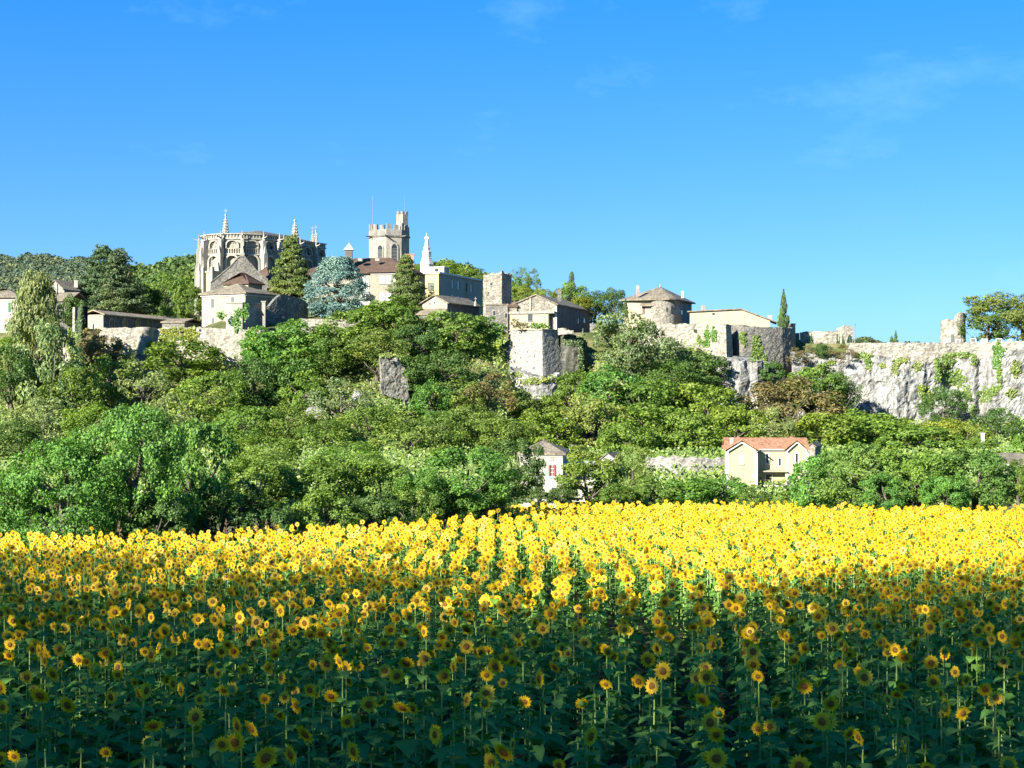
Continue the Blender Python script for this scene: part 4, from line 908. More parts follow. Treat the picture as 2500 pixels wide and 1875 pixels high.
mb = MB(); mb.prism(b.rect(), 12, Z(747, 299)); mb.build('wall', M['rubble'], e); hip_roof(b, Z(746.5, 299), Z(733, 301), .3, inset=1.2).build('roof', M['roof_brown'], e)
# ---- bastion
e = empty('bastion', at(1300, 930, 287), 'pale two-stage stone bastion jutting from the hillside', 'bastion')
def batt(bk, z0, z1, o, mat, nm):
    r0 = bk.rect(o); r1 = bk.rect(0); mb = MB(); pts0 = [r0[1], r0[0], r0[3]]; pts1 = [r1[1], r1[0], r1[3]]
    m = relief([(p.x, p.y) for p in pts1], [z1] * 3, [z0] * 3, rough(0.05, 1.5), 0.4, 3.0, o); return m.build(nm, mat, e)
bu = Blk(1243, 1324, 1362, 284, 44); batt(bu, Z(847, 284), Z(805, 284), .25, M['bastion'], 'upper_stage')
bl = Blk(1231, 1324.5, 1372, 283.2, 44); batt(bl, Z(945, 283), Z(846.5, 283.2), .9, M['bastion'], 'lower_stage')
mb = MB(); mb.prism(bu.rect(.25), Z(805, 284) + .002, Z(803, 284)); mb.build('coping', M['lime'], e)
mb = MB(); mb.prism(bl.rect(-.1), Z(930, 283), Z(846, 283) - .4); mb.build('core', M['bastion'], e)
for px, py in ((1258, 861), (1288, 859), (1242, 873), (1271, 873), (1305, 870), (1257, 884), (1287, 883), (1241, 899), (1272, 899), (1304, 898), (1310, 922), (1292, 912)):
    k = 0.9 * (py - 846) / (945 - 846); fcq = Face(bl.L.q(0, 0, k).xy, bl.L.q(bl.L.L, 0, k).xy); t = fcq.t(px); z = fcq.z(px, py); mb = MB(); fcq.slab(mb, t - .09, t + .09, z - .16, z + .16, -.3, .05); mb.build('putlog_hole', M['glass'], e)
mb = relief(pl([(1362, 289), (1375, 286.5), (1400, 286), (1422, 286.5), (1434, 290)]), [Z(815, 289), Z(818, 286), Z(820, 286), Z(824, 286), Z(834, 290)], [Z(965, 286)] * 5, rough(.25, .8), .35, 3, .5, .6, 6)
tag(mb.build('mossy_wall', M['mossy']), 'dark shaded mossy ivy-hung wall right of the bastion', 'wall')
mb = relief(pl([(1362, 285), (1380, 284), (1400, 284)]), [Z(801, 285), Z(803, 284), Z(806, 284)], [Z(818, 285), Z(816, 284), Z(814, 284)], rough(.15), .3, 1.2, 0, .3)
tag(mb.build('parapet_stub', M['lime']), 'broken pale parapet stub on top of the mossy wall', 'wall')
mb = relief(pl([(1434, 292), (1455, 291), (1480, 292)]), [Z(860, 292), Z(866, 291), Z(874, 292)], [Z(890, 292), Z(888, 291), Z(893, 292)], rough(.1), .3, 1.0, 0, .6, 9)
tag(mb.build('broken_wall', M['lime']), 'short broken white wall between mossy wall and grey tree', 'wall')
mb = relief(pl([(1440, 304), (1490, 303), (1530, 303)]), [Z(790, 304), Z(789, 303), Z(791, 303)], [Z(850, 303)] * 3, rough(.08), .4, 1.0)
tag(mb.build('back_wall', M['grey_stone']), 'grey stretch of wall behind the big grey-green tree', 'wall')
# sloping pier in the bushes
fc = Face((X(928, 265), 265), (X(1003, 267), 267)); pts_ = [(928, 872), (934, 868), (962, 866), (975, 880), (992, 905), (1002, 996), (990, 992), (972, 976), (932, 962)]
pts = [fc.q(fc.t(px), fc.z(px, py)) for px, py in pts_]; n3 = Vector((fc.n.x, fc.n.y, 0)) * -2.0 + Vector((.3, 0, 0)); n = len(pts); mb = MB()
mb.mesh(pts + [p + n3 for p in pts], [tuple(range(n)), tuple(range(2 * n - 1, n - 1, -1))] + [(i, i + n, (i + 1) % n + n, (i + 1) % n) for i in range(n)])
o = tag(mb.build('ruined_pier', M['pier']), 'leaning grey ruined pier standing alone among the bushes', 'ruin')
def roughen(o, amp, f, passes=3):
    bm = bmesh.new(); bm.from_mesh(o.data); bmesh.ops.remove_doubles(bm, verts=bm.verts, dist=.001); bmesh.ops.triangulate(bm, faces=bm.faces)
    for _ in range(passes): bmesh.ops.subdivide_edges(bm, edges=[e_ for e_ in bm.edges if e_.calc_length() > .5], cuts=1, use_grid_fill=True); bmesh.ops.triangulate(bm, faces=bm.faces)
    bm.normal_update()
    for v in bm.verts: q = v.co * f; v.co += v.normal * amp * (noise.noise(q) + .6 * noise.noise(q * 2.7)) + Vector((0, 0, amp * .8 * noise.noise(q * 1.3 + Vector((5, 0, 0)))))
    bm.to_mesh(o.data); bm.free(); o.data.update()
roughen(o, .28, .9, 4)
# ------------------------------------------------------------------ house with the rounded corner tower
b = Blk(1520, 1640, 1686, 308, 20); z0 = 13; ze = Z(729, 308)
e = house('round_corner_house', 'cream house with hipped roof and rounded stone corner tower', b, z0, ze, None)
mb = MB(); mb.prism([b.p(1.2, .8), b.p(b.w, .8), b.p(b.w, b.l), b.p(1.2, b.l)], z0, ze); mb.build('wall', M['cream'], e)
c = b.p(2.4, 2.4); rr = 2.9; mb = MB(); prof = [(rr * 1.06, z0), (rr, Z(770, 308)), (rr, ze - .02)]
mb.lathe((c.x, c.y), prof, 28); mb.build('corner_tower', M['rubble'], e)
fcR = Face(b.p(-.25, 2.2).xy, b.p(-.25, b.l).xy); mb = MB(); fcR.slab(mb, 0, fcR.L, z0, ze - .03, -1.6, 0.0); mb.build('side_wall', M['rubble'], e)
mb = MB(); ev = [b.p(.3, -.9, ze), b.p(b.w + .7, .1, ze), b.p(b.w + .7, b.l + .6, ze), b.p(-1.0, b.l + .6, ze), b.p(-.9, .8, ze)]
top = [b.p(b.w * .42, b.l * .45, Z(696, 312))]; roof_solid(mb, ev, top, [(i, 5, (i + 1) % 5)[::-1] for i in range(5)], .25); rf = mb.build('roof', M['roof_old'], e)
mb = MB(); t = top[0]; mb.lathe((t.x, t.y), [(.18, t.z - .2), (.2, t.z + .1), (.08, t.z + .2), (.14, t.z + .4), (.03, t.z + .6)], 8); mb.build('finial', M['metal'], rf)
p = at(1557, 700, 311); chimney(e, p, Z(722, 311), Z(698, 311), .32, M['lime']); p = at(1666, 700, 314); chimney(e, p, Z(728, 314), Z(712, 314), .28, M['white'])
fL = Face(b.p(b.w, .8).xy, b.p(1.2, .8).xy)
window(fL, e, 1568, 1571.5, 728, 735, frame=M['trim'], sill=False); dr = window(fL, e, 1568, 1576, 748, 768, frame=M['trim'], pane=M['brown_wood'], name='door', sill=False)
mb = MB(); t0, t1 = fL.t(1564), fL.t(1598); q = [fL.q(t0, Z(745, 308), 1.0), fL.q(t1, Z(745, 308), 1.0), fL.q(t1, Z(738, 308), .003), fL.q(t0, Z(738, 308), .003)]; mb.box8([v - Vector((0, 0, .12)) for v in q], q); mb.build('door_canopy', M['roof_old'], e)
for px, y0, y1 in ((1628, 751, 761), (1640, 747, 765)):
    kx = px; d_ = c.y - math.sqrt(max(.01, rr ** 2 - (X(px, 306) - c.x) ** 2)); p = at(px, (y0 + y1) / 2, d_); mb = MB(); nrm = (p.xy - c.xy).normalized(); fq = Face((p.x - .2 * -nrm.y, p.y - .2 * nrm.x), (p.x + .2 * -nrm.y, p.y + .2 * nrm.x)); fq.slab(mb, .05, .33, Z(y1, d_), Z(y0, d_), -.2, .05); mb.build('slit_window', M['glass'], e)
window(fcR, e, 1662, 1667, 757, 768, frame=M['grey_stone'], sill=False)
# ---- long cream gabled building
b = Blk(1684, 1880, 1898, 303, 9, 9); z0 = 13
e = house('long_cream_building', 'long cream gable-fronted building beside the cypress', b, z0, 0, None, 'building')
fc = b.L; zl, zr2, zrr = fc.z(1684, 762), fc.z(1809, 756), fc.z(1880, 780); tR = fc.t(1809); mb = MB()
pr = [(0, z0), (fc.L, z0), (fc.L, zrr), (tR, zr2), (0, zl)]; a = [fc.q(t, z) for t, z in pr]; n3 = Vector((b.dr.x, b.dr.y, 0)) * b.l; n = 5
mb.mesh(a + [p + n3 for p in a], [(0, 1, 2, 3, 4), (9, 8, 7, 6, 5)] + [(i, i + n, (i + 1) % n + n, (i + 1) % n) for i in range(n)]); mb.build('wall', M['cream'], e)
mb = MB()
for (t0, za, t1, zb_) in ((-.5, zl - .02, tR, zr2 + .02), (tR, zr2 + .02, fc.L + 1.4, zrr - .72)):
    q = [fc.q(t0, za + .02, .45), fc.q(t1, zb_ + .02, .45), fc.q(t1, zb_ + .02, -b.l - .3), fc.q(t0, za + .02, -b.l - .3)]; mb.box8(q, [v + Vector((0, 0, .22)) for v in q])
mb.build('roof', M['roof_old'], e)
slit(fc, e, 1739, 1745, 764, 769, 'oculus')
q = fc.q(fc.t(1716), zl, -3); chimney(e, q, zl - .2, Z(746, 306), .4, M['lime']); q = fc.q(fc.t(1880), zl, -3); chimney(e, q, Z(785, 306), Z(771, 306), .4, M['white'])
mb = MB(); b.Rt.slab(mb, .2, b.l - .2, z0, zrr - .6, .003, .05); mb.build('side_wall', M['darkwall'], e)  # dark sheet over the cream side, painted as shade
# ---- centre-right rampart: lit curtain wall, corner tower, grey curved wall
pts = [(1560, 297), (1620, 296), (1700, 294.5), (1735, 293), (1770, 291)]
mb = relief(pl(pts), [Z(791, 297), Z(790, 296), Z(790, 294), Z(791, 293), Z(793, 291)], [Z(885, 293)] * 5, rough(.12, 1.1), .36, 1.6, .5, .25, 8)
e = tag(mb.build('curtain_wall', M['rampart']), 'sunlit pale curtain wall below the rounded-corner house', 'wall')
fq = Face(pl(pts)[2], pl(pts)[4])
for p0, p1, y0, y1 in ((1695, 1702, 804, 812), (1761, 1766, 804, 812)):
    t0, t1 = fq.t(p0), fq.t(p1); mb = MB(); fq.slab(mb, t0, t1, fq.z(p0, y1), fq.z(p0, y0), -.3, .32); mb.build('opening', M['glass'], e)
bk = Blk(1736, 1772, 1785, 290, 30); mb = relief([(bk.p(bk.w, 0).x, bk.p(bk.w, 0).y), (bk.p(0, 0).x, bk.p(0, 0).y), (bk.p(0, bk.l).x, bk.p(0, bk.l).y)], [Z(792, 290)] * 3, [Z(885, 290)] * 3, rough(.1, 1.2), .36, 2.5, .5, .2)
tag(mb.build('corner_bastion', M['rampart']), 'square projecting bastion at the end of the sunlit curtain wall', 'bastion')
pts = [(1784, 297), (1800, 294), (1815, 292.5), (1845, 293), (1880, 294), (1910, 295.5), (1932, 298), (1941, 302)]
mb = relief(pl(pts), [Z(y, d) for y, (px, d) in zip((793, 794, 795, 798, 799, 800, 801, 800), pts)], [Z(960, 294)] * 8, rough(.12, 1.0), .36, 2.0, .4, .2, 10)
tag(mb.build('curved_rampart', M['grey_stone']), 'tall grey curved rampart below the single cypress', 'wall')
bk = Blk(1924, 1936, 1942, 303, 30); mb = MB(); mb.prism(bk.rect(), Z(840, 303), Z(791, 303)); mb.prism(bk.rect(.12), Z(791, 303) + .002, Z(789.5, 303))
tag(mb.build('wall_pillar', M['rampart']), 'square stone pillar right of the cypress', 'pillar')
mb = relief(pl([(1942, 306), (1952, 306)]), [Z(813, 306)] * 2, [Z(845, 306)] * 2, rough(.05), .4, .8); tag(mb.build('dark_gate', M['darkwall']), 'small dark gateway beside the ruin wall', 'gate')
pts = [(1953, 307), (1985, 306), (2030, 305), (2040, 305), (2046, 304.5), (2060, 304), (2082, 304)]
mb = relief(pl(pts), [Z(y, d) for y, (px, d) in zip((811, 808, 809, 808, 799, 795, 794), pts)], [Z(848, 305)] * 7, rough(.12, 1.2), .3, 1.0, 0, .35, 12)
tag(mb.build('ruin_wall', M['rampart']), 'ruined pale wall stepping up to the right behind little cypresses', 'wall')
fq = Face(pl(pts)[5], pl(pts)[6]); mb = MB(); fq.arch_panel(mb, fq.t(2070.5), fq.t(2078), fq.z(2074, 846), fq.z(2074, 822), -.2, .16); ob = mb.build('archway', M['glass'], bpy.data.objects['ruin_wall'])
p0 = at(2087, 845, 303); mb = MB(); mb.tube([p0, at(2087, 785, 303)], [.09, .05], 6); mb.tube([at(2086, 793, 303), at(2089, 793, 303)], .1, 5)
tag(mb.build('lamp_post', M['metal']), 'thin dark lamp post right of the ruined wall', 'post')
# ---- long wall on the cliff top
pts = [(2066, 292), (2120, 291), (2200, 290.2), (2285, 290), (2330, 290.4), (2385, 290), (2430, 288.5), (2500, 286.5), (2600, 284)]
mb = relief(pl(pts), [Z(y, d) for y, (px, d) in zip((838, 837, 836.5, 836.5, 836, 835.5, 834.5, 832, 830), pts)], [Z(y, d) for y, (px, d) in zip((880, 885, 900, 925, 890, 900, 900, 890, 880), pts)], rough(.22, .9), .36, 1.6, .3, .12, 14)
tag(mb.build('clifftop_wall', M['rampart']), 'long white-stone wall topping the cliff at right', 'wall')
# ---- ruined tower on the cliff top
pts = [(2298, 301), (2301, 299.5), (2330, 298.5), (2354, 299.5), (2357, 302)]
cc = Vector((X(2327, 303), 303.2)); RO = 29 / F * 303
tw = []
for k in range(0, 17): a = -150 + k * 300 / 16 - 0; tw.append((cc.x + RO * math.sin(R(a)), cc.y - RO * math.cos(R(a))))
tops = []
for (x, y) in tw:
    px = CX + F * x / y; tops.append(Z(interp([(2296, 784), (2303, 783), (2312, 777), (2316, 780), (2328, 783), (2332, 772), (2338, 766), (2346, 764), (2358, 765)], px), y))
mb = relief(tw, tops, [Z(850, 303)] * len(tw), rough(.12, 1.3), .28, .7, .15, .3, 15)
e = empty('ruined_tower', (cc.x, cc.y, Z(850, 303)), 'broken round stone tower with arched doorway on the clifftop', 'tower'); mb.build('wall', M['rampart'], e)
fq = Face((X(2318, 300), 303.2 - RO - .02), (X(2334, 300), 303.2 - RO - .02)); mb = MB(); fq.arch_panel(mb, fq.t(2322), fq.t(2328), Z(845, 300), Z(819, 300), -.3, .12); mb.build('doorway', M['grey_wood'], e)
mb = MB(); fq.slab(mb, fq.t(2338), fq.t(2342), Z(819, 300), Z(811, 300), -.5, -.02); mb.build('opening', M['glass'], e)
# low white panels along the wall
for i, (p0, p1, y0) in enumerate(((2303, 2318, 826), (2333, 2344, 829), (2369, 2383, 826), (2395, 2411, 827), (2431, 2446, 826.5), (2461, 2470, 829))):
    d = 292.5 - i * .25; fq = Face((X(p0, d), d), (X(p1, d), d)); z1 = Z(y0, d); z0 = Z(838, d)
    lab = ['wide white panel at the foot of ruined tower doorway', 'small white frame at right foot of the ruined tower', 'white frame between ruined tower and clifftop pine', 'white panel with dark marks under the pine', 'white frame with dark centre under right of pine', 'smallest white panel, rightmost on the clifftop wall'][i]
    e = empty('display_panel', fq.q(fq.L / 2, z0), lab, 'panel', 'white panels along the clifftop wall')
    mb = MB(); fq.frame(mb, .12, fq.L - .12, z0 + .25, z1 - .12, .12, -.06, .06); mb.build('frame', M['blind'], e)
    mb = MB(); fq.slab(mb, .12, fq.L - .12, z0 + .25, z1 - .12, -.04, .0)
    mb.build('board', M['blind'] if i in (0, 3, 5) else M['grey_wood'], e)
    for t in (.2, fq.L - .2):
        mb = MB(); fq.slab(mb, t - .05, t + .05, z0 - .4, z0 + .12, -.05, .05); mb.build('leg', M['blind'], e)
    if i == 3:
        for k, (a, c_) in enumerate(((.3, .42), (.55, .72), (.85, .95), (1.02, 1.1))):
            mb = MB(); fq.slab(mb, a, c_, z0 + .32, z0 + .46 + .03 * (k % 2), .002, .012); mb.build('mark', M['metal'], e)

# ------------------------------------------------------------------ yellow house in the valley
Dh = 185.0; zg = Z(1262, Dh); ze = Z(1098, Dh); zr = Z(1074, Dh + 3)
e = empty('yellow_house', at(1870, 1262, Dh + 4), 'yellow two-gabled house with terracotta roof behind the sunflower field', 'house')
bm_ = Blk(1776, 1970, 1974, 186.2, 6, 8.5)
wL = Blk(1776, 1846, 1850, 184.6, 6, 9.5); wR = Blk(1921, 1970, 1974, 185.4, 6, 9.0)
mb = MB(); mb.prism(bm_.rect(), zg, ze); mb.build('wall', M['yellow'], e)
for wg, nm in ((wL, 'left_wing'), (wR, 'right_wing')):
    gable_walls(wg, zg, ze, zr).build('wing', M['yellow'], e)
    gable_roof(wg, ze + .08, zr + .25, .38, .18).build('roof', M['roof_red'], e)
    mb = MB()
    for t in (0, wg.L.L):
        wg.L.slab(mb, t - .19, t + .19, zg, ze - .15, .003, .06)
    mb.build('quoin', M['trim'], e)
    mb = MB(); L = wg.L
    for s0, s1 in ((0, .5), (.5, 1)):
        za, zb_ = (ze, zr) if s0 == 0 else (zr, ze)
        q = [L.q(L.L * s0, za - .12, .004), L.q(L.L * s1, zb_ - .12, .004), L.q(L.L * s1, zb_ - .12, .35), L.q(L.L * s0, za - .12, .35)]; mb.box8([v - Vector((0, 0, .16)) for v in q], q)
    mb.build('barge_board', M['trim'], e)
mb = gable_roof(bm_, ze + .1, zr + .2, .35, .2, axis='u'); mb.build('roof', M['roof_red'], e)
mb = MB(); bm_.L.slab(mb, bm_.L.t(1850), bm_.L.t(1921), ze - .25, ze - .12, .003, .22); mb.build('eave_board', M['trim'], e)
SHUT[0] = M['trim']
window(wL.L, e, 1808.5, 1812.5, 1113, 1130, shut='closed', w=.13); slit(wL.L, e, 1837, 1840, 1158, 1167, 'vent', M['trim'])
window(bm_.L, e, 1870.5, 1876, 1107, 1130, w=.11); window(bm_.L, e, 1901, 1906.5, 1119, 1137, w=.11); window(wR.L, e, 1942, 1948, 1107, 1129, w=.12)
for fcw, p0, p1, y0, y1 in ((bm_.L, 1876.6, 1879.6, 1107, 1130), (bm_.L, 1907.2, 1910, 1119, 1137), (wR.L, 1948.6, 1951.6, 1107, 1129)):
    t0, t1 = fcw.t(p0), fcw.t(p1); mb = MB(); fcw.slab(mb, t0, t1, fcw.z(p0, y1), fcw.z(p0, y0), .072, .11); mb.build('shutter', M['trim'], e)
fcm = bm_.L
mb = MB(); t0, t1 = fcm.t(1861), fcm.t(1920); q = [fcm.q(t0, Z(1152, 184), 1.3), fcm.q(t1, Z(1152, 184), 1.3), fcm.q(t1, Z(1147, 186), .003), fcm.q(t0, Z(1147, 186), .003)]; mb.box8([v - Vector((0, 0, .1)) for v in q], q); mb.build('canopy', M['cream'], e)
window(fcm, e, 1870, 1884, 1158, 1184, pane=M['glass'], name='door', sill=False, w=.1)
mb = MB(); t0, t1 = fcm.t(1862), fcm.t(1939); fcm.slab(mb, t0, t1, Z(1187, 185), Z(1184, 185), .003, 2.2); bal = mb.build('balcony', M['trim'], e)
mb = MB(); fcm.slab(mb, t0, t1, Z(1172.5, 184), Z(1171.8, 184), 2.1, 2.15)
for k in range(22): t = lerp(t0 + .03, t1 - .03, k / 21); fcm.slab(mb, t - .012, t + .012, Z(1184, 185), Z(1172, 184), 2.11, 2.14)
mb.build('railing', M['brown_wood'], bal)
mb = MB(); fcm.slab(mb, fcm.t(1886), fcm.t(1902), Z(1184, 185), Z(1175, 185), .6, 1.4); mb.build('patio_table', M['brown_wood'], bal)
for p0, p1 in ((1875, 1883), (1908, 1916)):
    mb = MB(); fcm.slab(mb, fcm.t(p0), fcm.t(p1), zg, Z(1187, 185) - .002, 1.5, 2.1); mb.build('pier', M['trim'], e)
mb = MB(); fcm.arch_panel(mb, fcm.t(1884), fcm.t(1897), zg, Z(1202, 185), .003, .05); mb.build('arched_doorway', M['brown_wood'], e)
mb = MB(); mb.tube([bm_.L.q(bm_.L.t(1851), ze - .02, .42), bm_.L.q(bm_.L.t(1921), ze - .02, .42)], .06, 6); mb.build('gutter', M['zinc'], e)
mb = MB(); mb.tube([bm_.L.q(bm_.L.t(1853), ze - .05, .4), bm_.L.q(bm_.L.t(1853), ze - .35, .08), bm_.L.q(bm_.L.t(1853), zg, .08)], .045, 6); mb.build('drainpipe', M['zinc'], e)
p = wL.p(wL.w - .6, 2.0); chimney(e, p, Z(1095, 187), Z(1071, 187), .2, M['white'])
# ---- house with red shutters
b = Blk(1268, 1374, 1380, 165, 5, 8); zg = Z(1240, 165); ze = Z(1108, 165)
e = house('shuttered_house', 'white house with red shutters and tiled hipped roof at field edge', b, zg, ze, None)
mb = MB(); mb.prism(b.rect(), zg, ze); mb.build('wall', M['white'], e); hip_roof(b, ze + .08, Z(1073, 168), .35, .2, inset=2.6, axis='u').build('roof', M['roof_old'], e)
SHUT[0] = M['red_wood']
window(b.L, e, 1344, 1352, 1135, 1162, shut='open', w=.1, mull=True); window(b.L, e, 1303, 1311, 1135, 1162, shut='open', w=.1, mull=True); window(b.L, e, 1348, 1364, 1192, 1207, frame=M['grey_wood'], w=.08)
mb = MB(); b.L.slab(mb, 0, b.L.L, ze - .3, ze - .12, .003, .15); mb.build('cornice', M['trim'], e); mb = MB(); b.L.slab(mb, b.L.t(1344), b.L.t(1352), Z(1124, 165), Z(1117, 165), .003, .06); mb.build('wall_niche', M['lime'], e)
# ---- open-fronted annex beside it
b = Blk(1376, 1446, 1450, 166, 4, 5); zg = Z(1225, 166)
e = house('carport', 'flat-roofed open carport right of the red-shuttered house', b, zg, 0, None, 'carport')
mb = MB(); mb.prism([b.p(0, 3.2), b.p(b.w, 3.2), b.p(b.w, 5), b.p(0, 5)], zg, Z(1136, 166)); mb.build('back_wall', M['white'], e)
mb = MB(); mb.prism(b.rect(.2), Z(1136, 166) + .002, Z(1131, 166)); mb.build('roof_slab', M['trim'], e)
mb = MB(); b.L.slab(mb, b.L.t(1376), b.L.t(1450), zg, Z(1172, 166), -.25, 0); mb.build('low_wall', M['white'], e)
for px in (1378, 1404, 1442): mb = MB(); b.L.slab(mb, b.L.t(px) - .15, b.L.t(px) + .15, Z(1172, 166) + .002, Z(1136, 166), -.24, -.003); mb.build('post', M['white'] if px != 1404 else M['brown_wood'], e)
# ---- white sheds behind
b = Blk(1468, 1500, 1524, 192, 22); zg = Z(1190, 192); e = house('white_shed', 'small white shed with pale roof beyond the carport', b, zg, 0, None, 'shed')
gable_walls(b, zg, Z(1122, 192), Z(1106, 193)).build('wall', M['white'], e); gable_roof(b, Z(1121, 192), Z(1104, 193), .2, .14).build('roof', M['lead'], e)
b = Blk(1974, 1990, 2004, 212, 20); zg = Z(1140, 205); e = house('stone_shed', 'pale stone shed peeping out right of the yellow house', b, zg, 0, None, 'shed')
gable_walls(b, zg, Z(1092, 212), Z(1082, 213)).build('wall', M['rubble'], e); gable_roof(b, Z(1092, 212) + .1, Z(1082, 213) + .15, .2, .14).build('roof', M['roof_old'], e)
b = Blk(2436, 2478, 2500, 215, 15); zg = Z(1140, 215); e = house('tiled_hut', 'low tiled hut below the cliff at right edge', b, zg, 0, None, 'shed')
mb = MB(); mb.prism(b.rect(), zg, Z(1118, 215)); mb.build('wall', M['white'], e); gable_roof(b, Z(1118, 215), Z(1098, 217), .4, .16, axis='u').build('roof', M['roof_old'], e)
b = Blk(2392, 2401, 2404, 240, 15); mb = MB(); mb.prism(b.rect(), Z(1090, 240), Z(1057, 240)); mb.prism(b.rect(.1), Z(1057, 240) + .002, Z(1055.5, 240)); tag(mb.build('white_hut', M['white']), 'tiny white hut at the foot of cliff near dark bush', 'shed')
# ---- retaining wall above the vegetation
mb = relief(pl([(1575, 201), (1640, 200), (1700, 200), (1776, 201)]), [Z(1118, 201), Z(1115, 200), Z(1117, 200), Z(1121, 201)], [Z(1175, 200)] * 4, rough(.1, 1.6), .28, 1.0, .25, .3, 20)
tag(mb.build('retaining_wall', M['bastion']), 'grey rubble retaining wall left of the yellow house', 'wall')
# ------------------------------------------------------------------ trees: crown and trunk shapes, shared between copies
def crown_mesh(name, seed, clumps, leaves, leaf, ratio=0.6, shape='round', mat=None, shell=0.62, lobe=(.20, .31)):
    """unit crown: width 1 (x, y in -0.5..0.5), height 0..1; leaf size relative to the width"""
    rg = np.random.default_rng(seed); cs = []; lobes = []
    if shape == 'round':
        nl = max(8, clumps // 7)
        for i in range(nl):       # big boughs first, clumps of leaves on each bough
            zz = 1 - 2 * (i + .5) / nl; a = i * 2.39996 + rg.uniform(-.5, .5); q = math.sqrt(max(0, 1 - zz * zz)); d = np.array([q * math.cos(a), q * math.sin(a), zz]); r = rg.uniform(shell, .95) * .68
            lobes.append((np.array([d[0] * r * .5, d[1] * r * .5, .5 + d[2] * r * .5]), rg.uniform(*lobe), d))
    while len(cs) < clumps:
        if shape == 'round':
            lc, lr, ld = lobes[len(cs) % len(lobes)]; d = unit((rand_dirs(rg, 1)[0] + ld * .7)[None])[0]; rad = lr * rg.uniform(.28, .55)
            c = lc + d * lr * rg.uniform(.6, .95) * np.array([1, 1, .85]); cs.append((c, np.array([rad, rad, rad * .8]), d))
        elif shape == 'column':
            z = rg.uniform(.02, .96); w = .5 * min(1, (1 - z) * 2.2 + .15) * min(1, .55 + z * 1.6); a = rg.uniform(0, 6.283); r = w * rg.uniform(.45, .85)
            d = np.array([math.cos(a), math.sin(a), .5]); cs.append((np.array([r * math.cos(a), r * math.sin(a), z]), np.array([.16, .16, .055 * rg.uniform(.8, 1.6)]), d / np.linalg.norm(d)))
        elif shape == 'spindle':
            z = rg.uniform(0, .97); w = .5 * min(1, 1.25 * (1 - z) ** .75) * min(1, .75 + z * 2); a = rg.uniform(0, 6.283); r = w * rg.uniform(.5, .8)
            d = np.array([math.cos(a), math.sin(a), .6]); cs.append((np.array([r * math.cos(a), r * math.sin(a), z]), np.array([.2 * w * 2, .2 * w * 2, .035]), d / np.linalg.norm(d)))
        elif shape == 'conifer':
            z = rg.uniform(0, 1) ** 1.25 * .97; w = .5 * (1 - z) ** .85 + .02; a = rg.uniform(0, 6.283); f = rg.uniform(.35, 1.0); r = w * f
            d = np.array([math.cos(a), math.sin(a), -.15 + .35 * f]); cs.append((np.array([r * math.cos(a), r * math.sin(a), z + .03 * f]), np.array([.095 + .06 * (1 - z), .095 + .06 * (1 - z), .03]), d / np.linalg.norm(d)))
        elif shape == 'cedar':
            z = rg.uniform(0, 1) ** .85 * .96; w = .5 * (min(1, .55 + z * 1.6) if z < .3 else (1 - (z - .3) / .72) ** .62); a = rg.uniform(0, 6.283); f = math.sqrt(rg.uniform(.3, 1.0)); r = w * f
            d = np.array([math.cos(a), math.sin(a), .35]); cs.append((np.array([r * math.cos(a), r * math.sin(a), z]), np.array([.11, .11, .05]), d / np.linalg.norm(d)))
    w8 = np.array([c[1][0] * c[1][1] for c in cs]); cnt = np.maximum(3, (leaves * w8 / w8.sum()).astype(int)); P = []; N = []; U = []
    for (c, rad, out), m in zip(cs, cnt):
        d = rand_dirs(rg, m) + out * .55; d = unit(d); p = c + d * rad * rg.uniform(.55, 1.08, (m, 1)); P.append(p)
        up = np.array([0, 0, .45]); N.append(unit(d * .7 + out * .5 + up + .95 * rand_dirs(rg, m)))
        if shape in ('conifer', 'cedar', 'spindle', 'column'):
            ax = np.tile(out * np.array([1, 1, .6]), (m, 1)) + (.9 if shape in ('conifer', 'cedar') else .4) * rand_dirs(rg, m)
            if shape in ('spindle', 'column'): ax[:, 2] += 1.3
            U.append(ax)
        else: U.append(rand_dirs(rg, m) + np.array([0, 0, -.4]))
    P = np.concatenate(P); N = np.concatenate(N); U = np.concatenate(U)
    U = unit(U - N * (U * N).sum(1, keepdims=True)); S = leaf * rg.uniform(.65, 1.3, len(P))
    V, T = join_cards(P, N, U, S, ratio); return np_mesh(name, V, T, [mat or M['leaf']])
def trunk_mesh(name, seed, limbs=7, top=.75, lean=.04, w=.045):
    rg = random.Random(seed); mb = MB(); pts = [Vector((lean * math.sin(k), lean * math.cos(k * 1.3), k / 5 * top)) for k in range(6)]; pts[0] = Vector((0, 0, -.03))
    mb.tube(pts, [w * (1 - .8 * k / 5) for k in range(6)], 7)
    for i in range(limbs):
        z = rg.uniform(.25, .65) * top; a = i * 2.4 + rg.uniform(-.4, .4); L = rg.uniform(.22, .4); b = Vector((0, 0, z))
        mb.tube([b, b + Vector((math.cos(a) * L * .5, math.sin(a) * L * .5, L * .35)), b + Vector((math.cos(a) * L, math.sin(a) * L, L * .85))], [w * .45, w * .28, w * .08], 5)
    me = bpy.data.meshes.new(name); me.from_pydata(mb.v, [], mb.f); me.polygons.foreach_set('use_smooth', mb.sm); me.materials.append(M['bark']); me.update(); return me
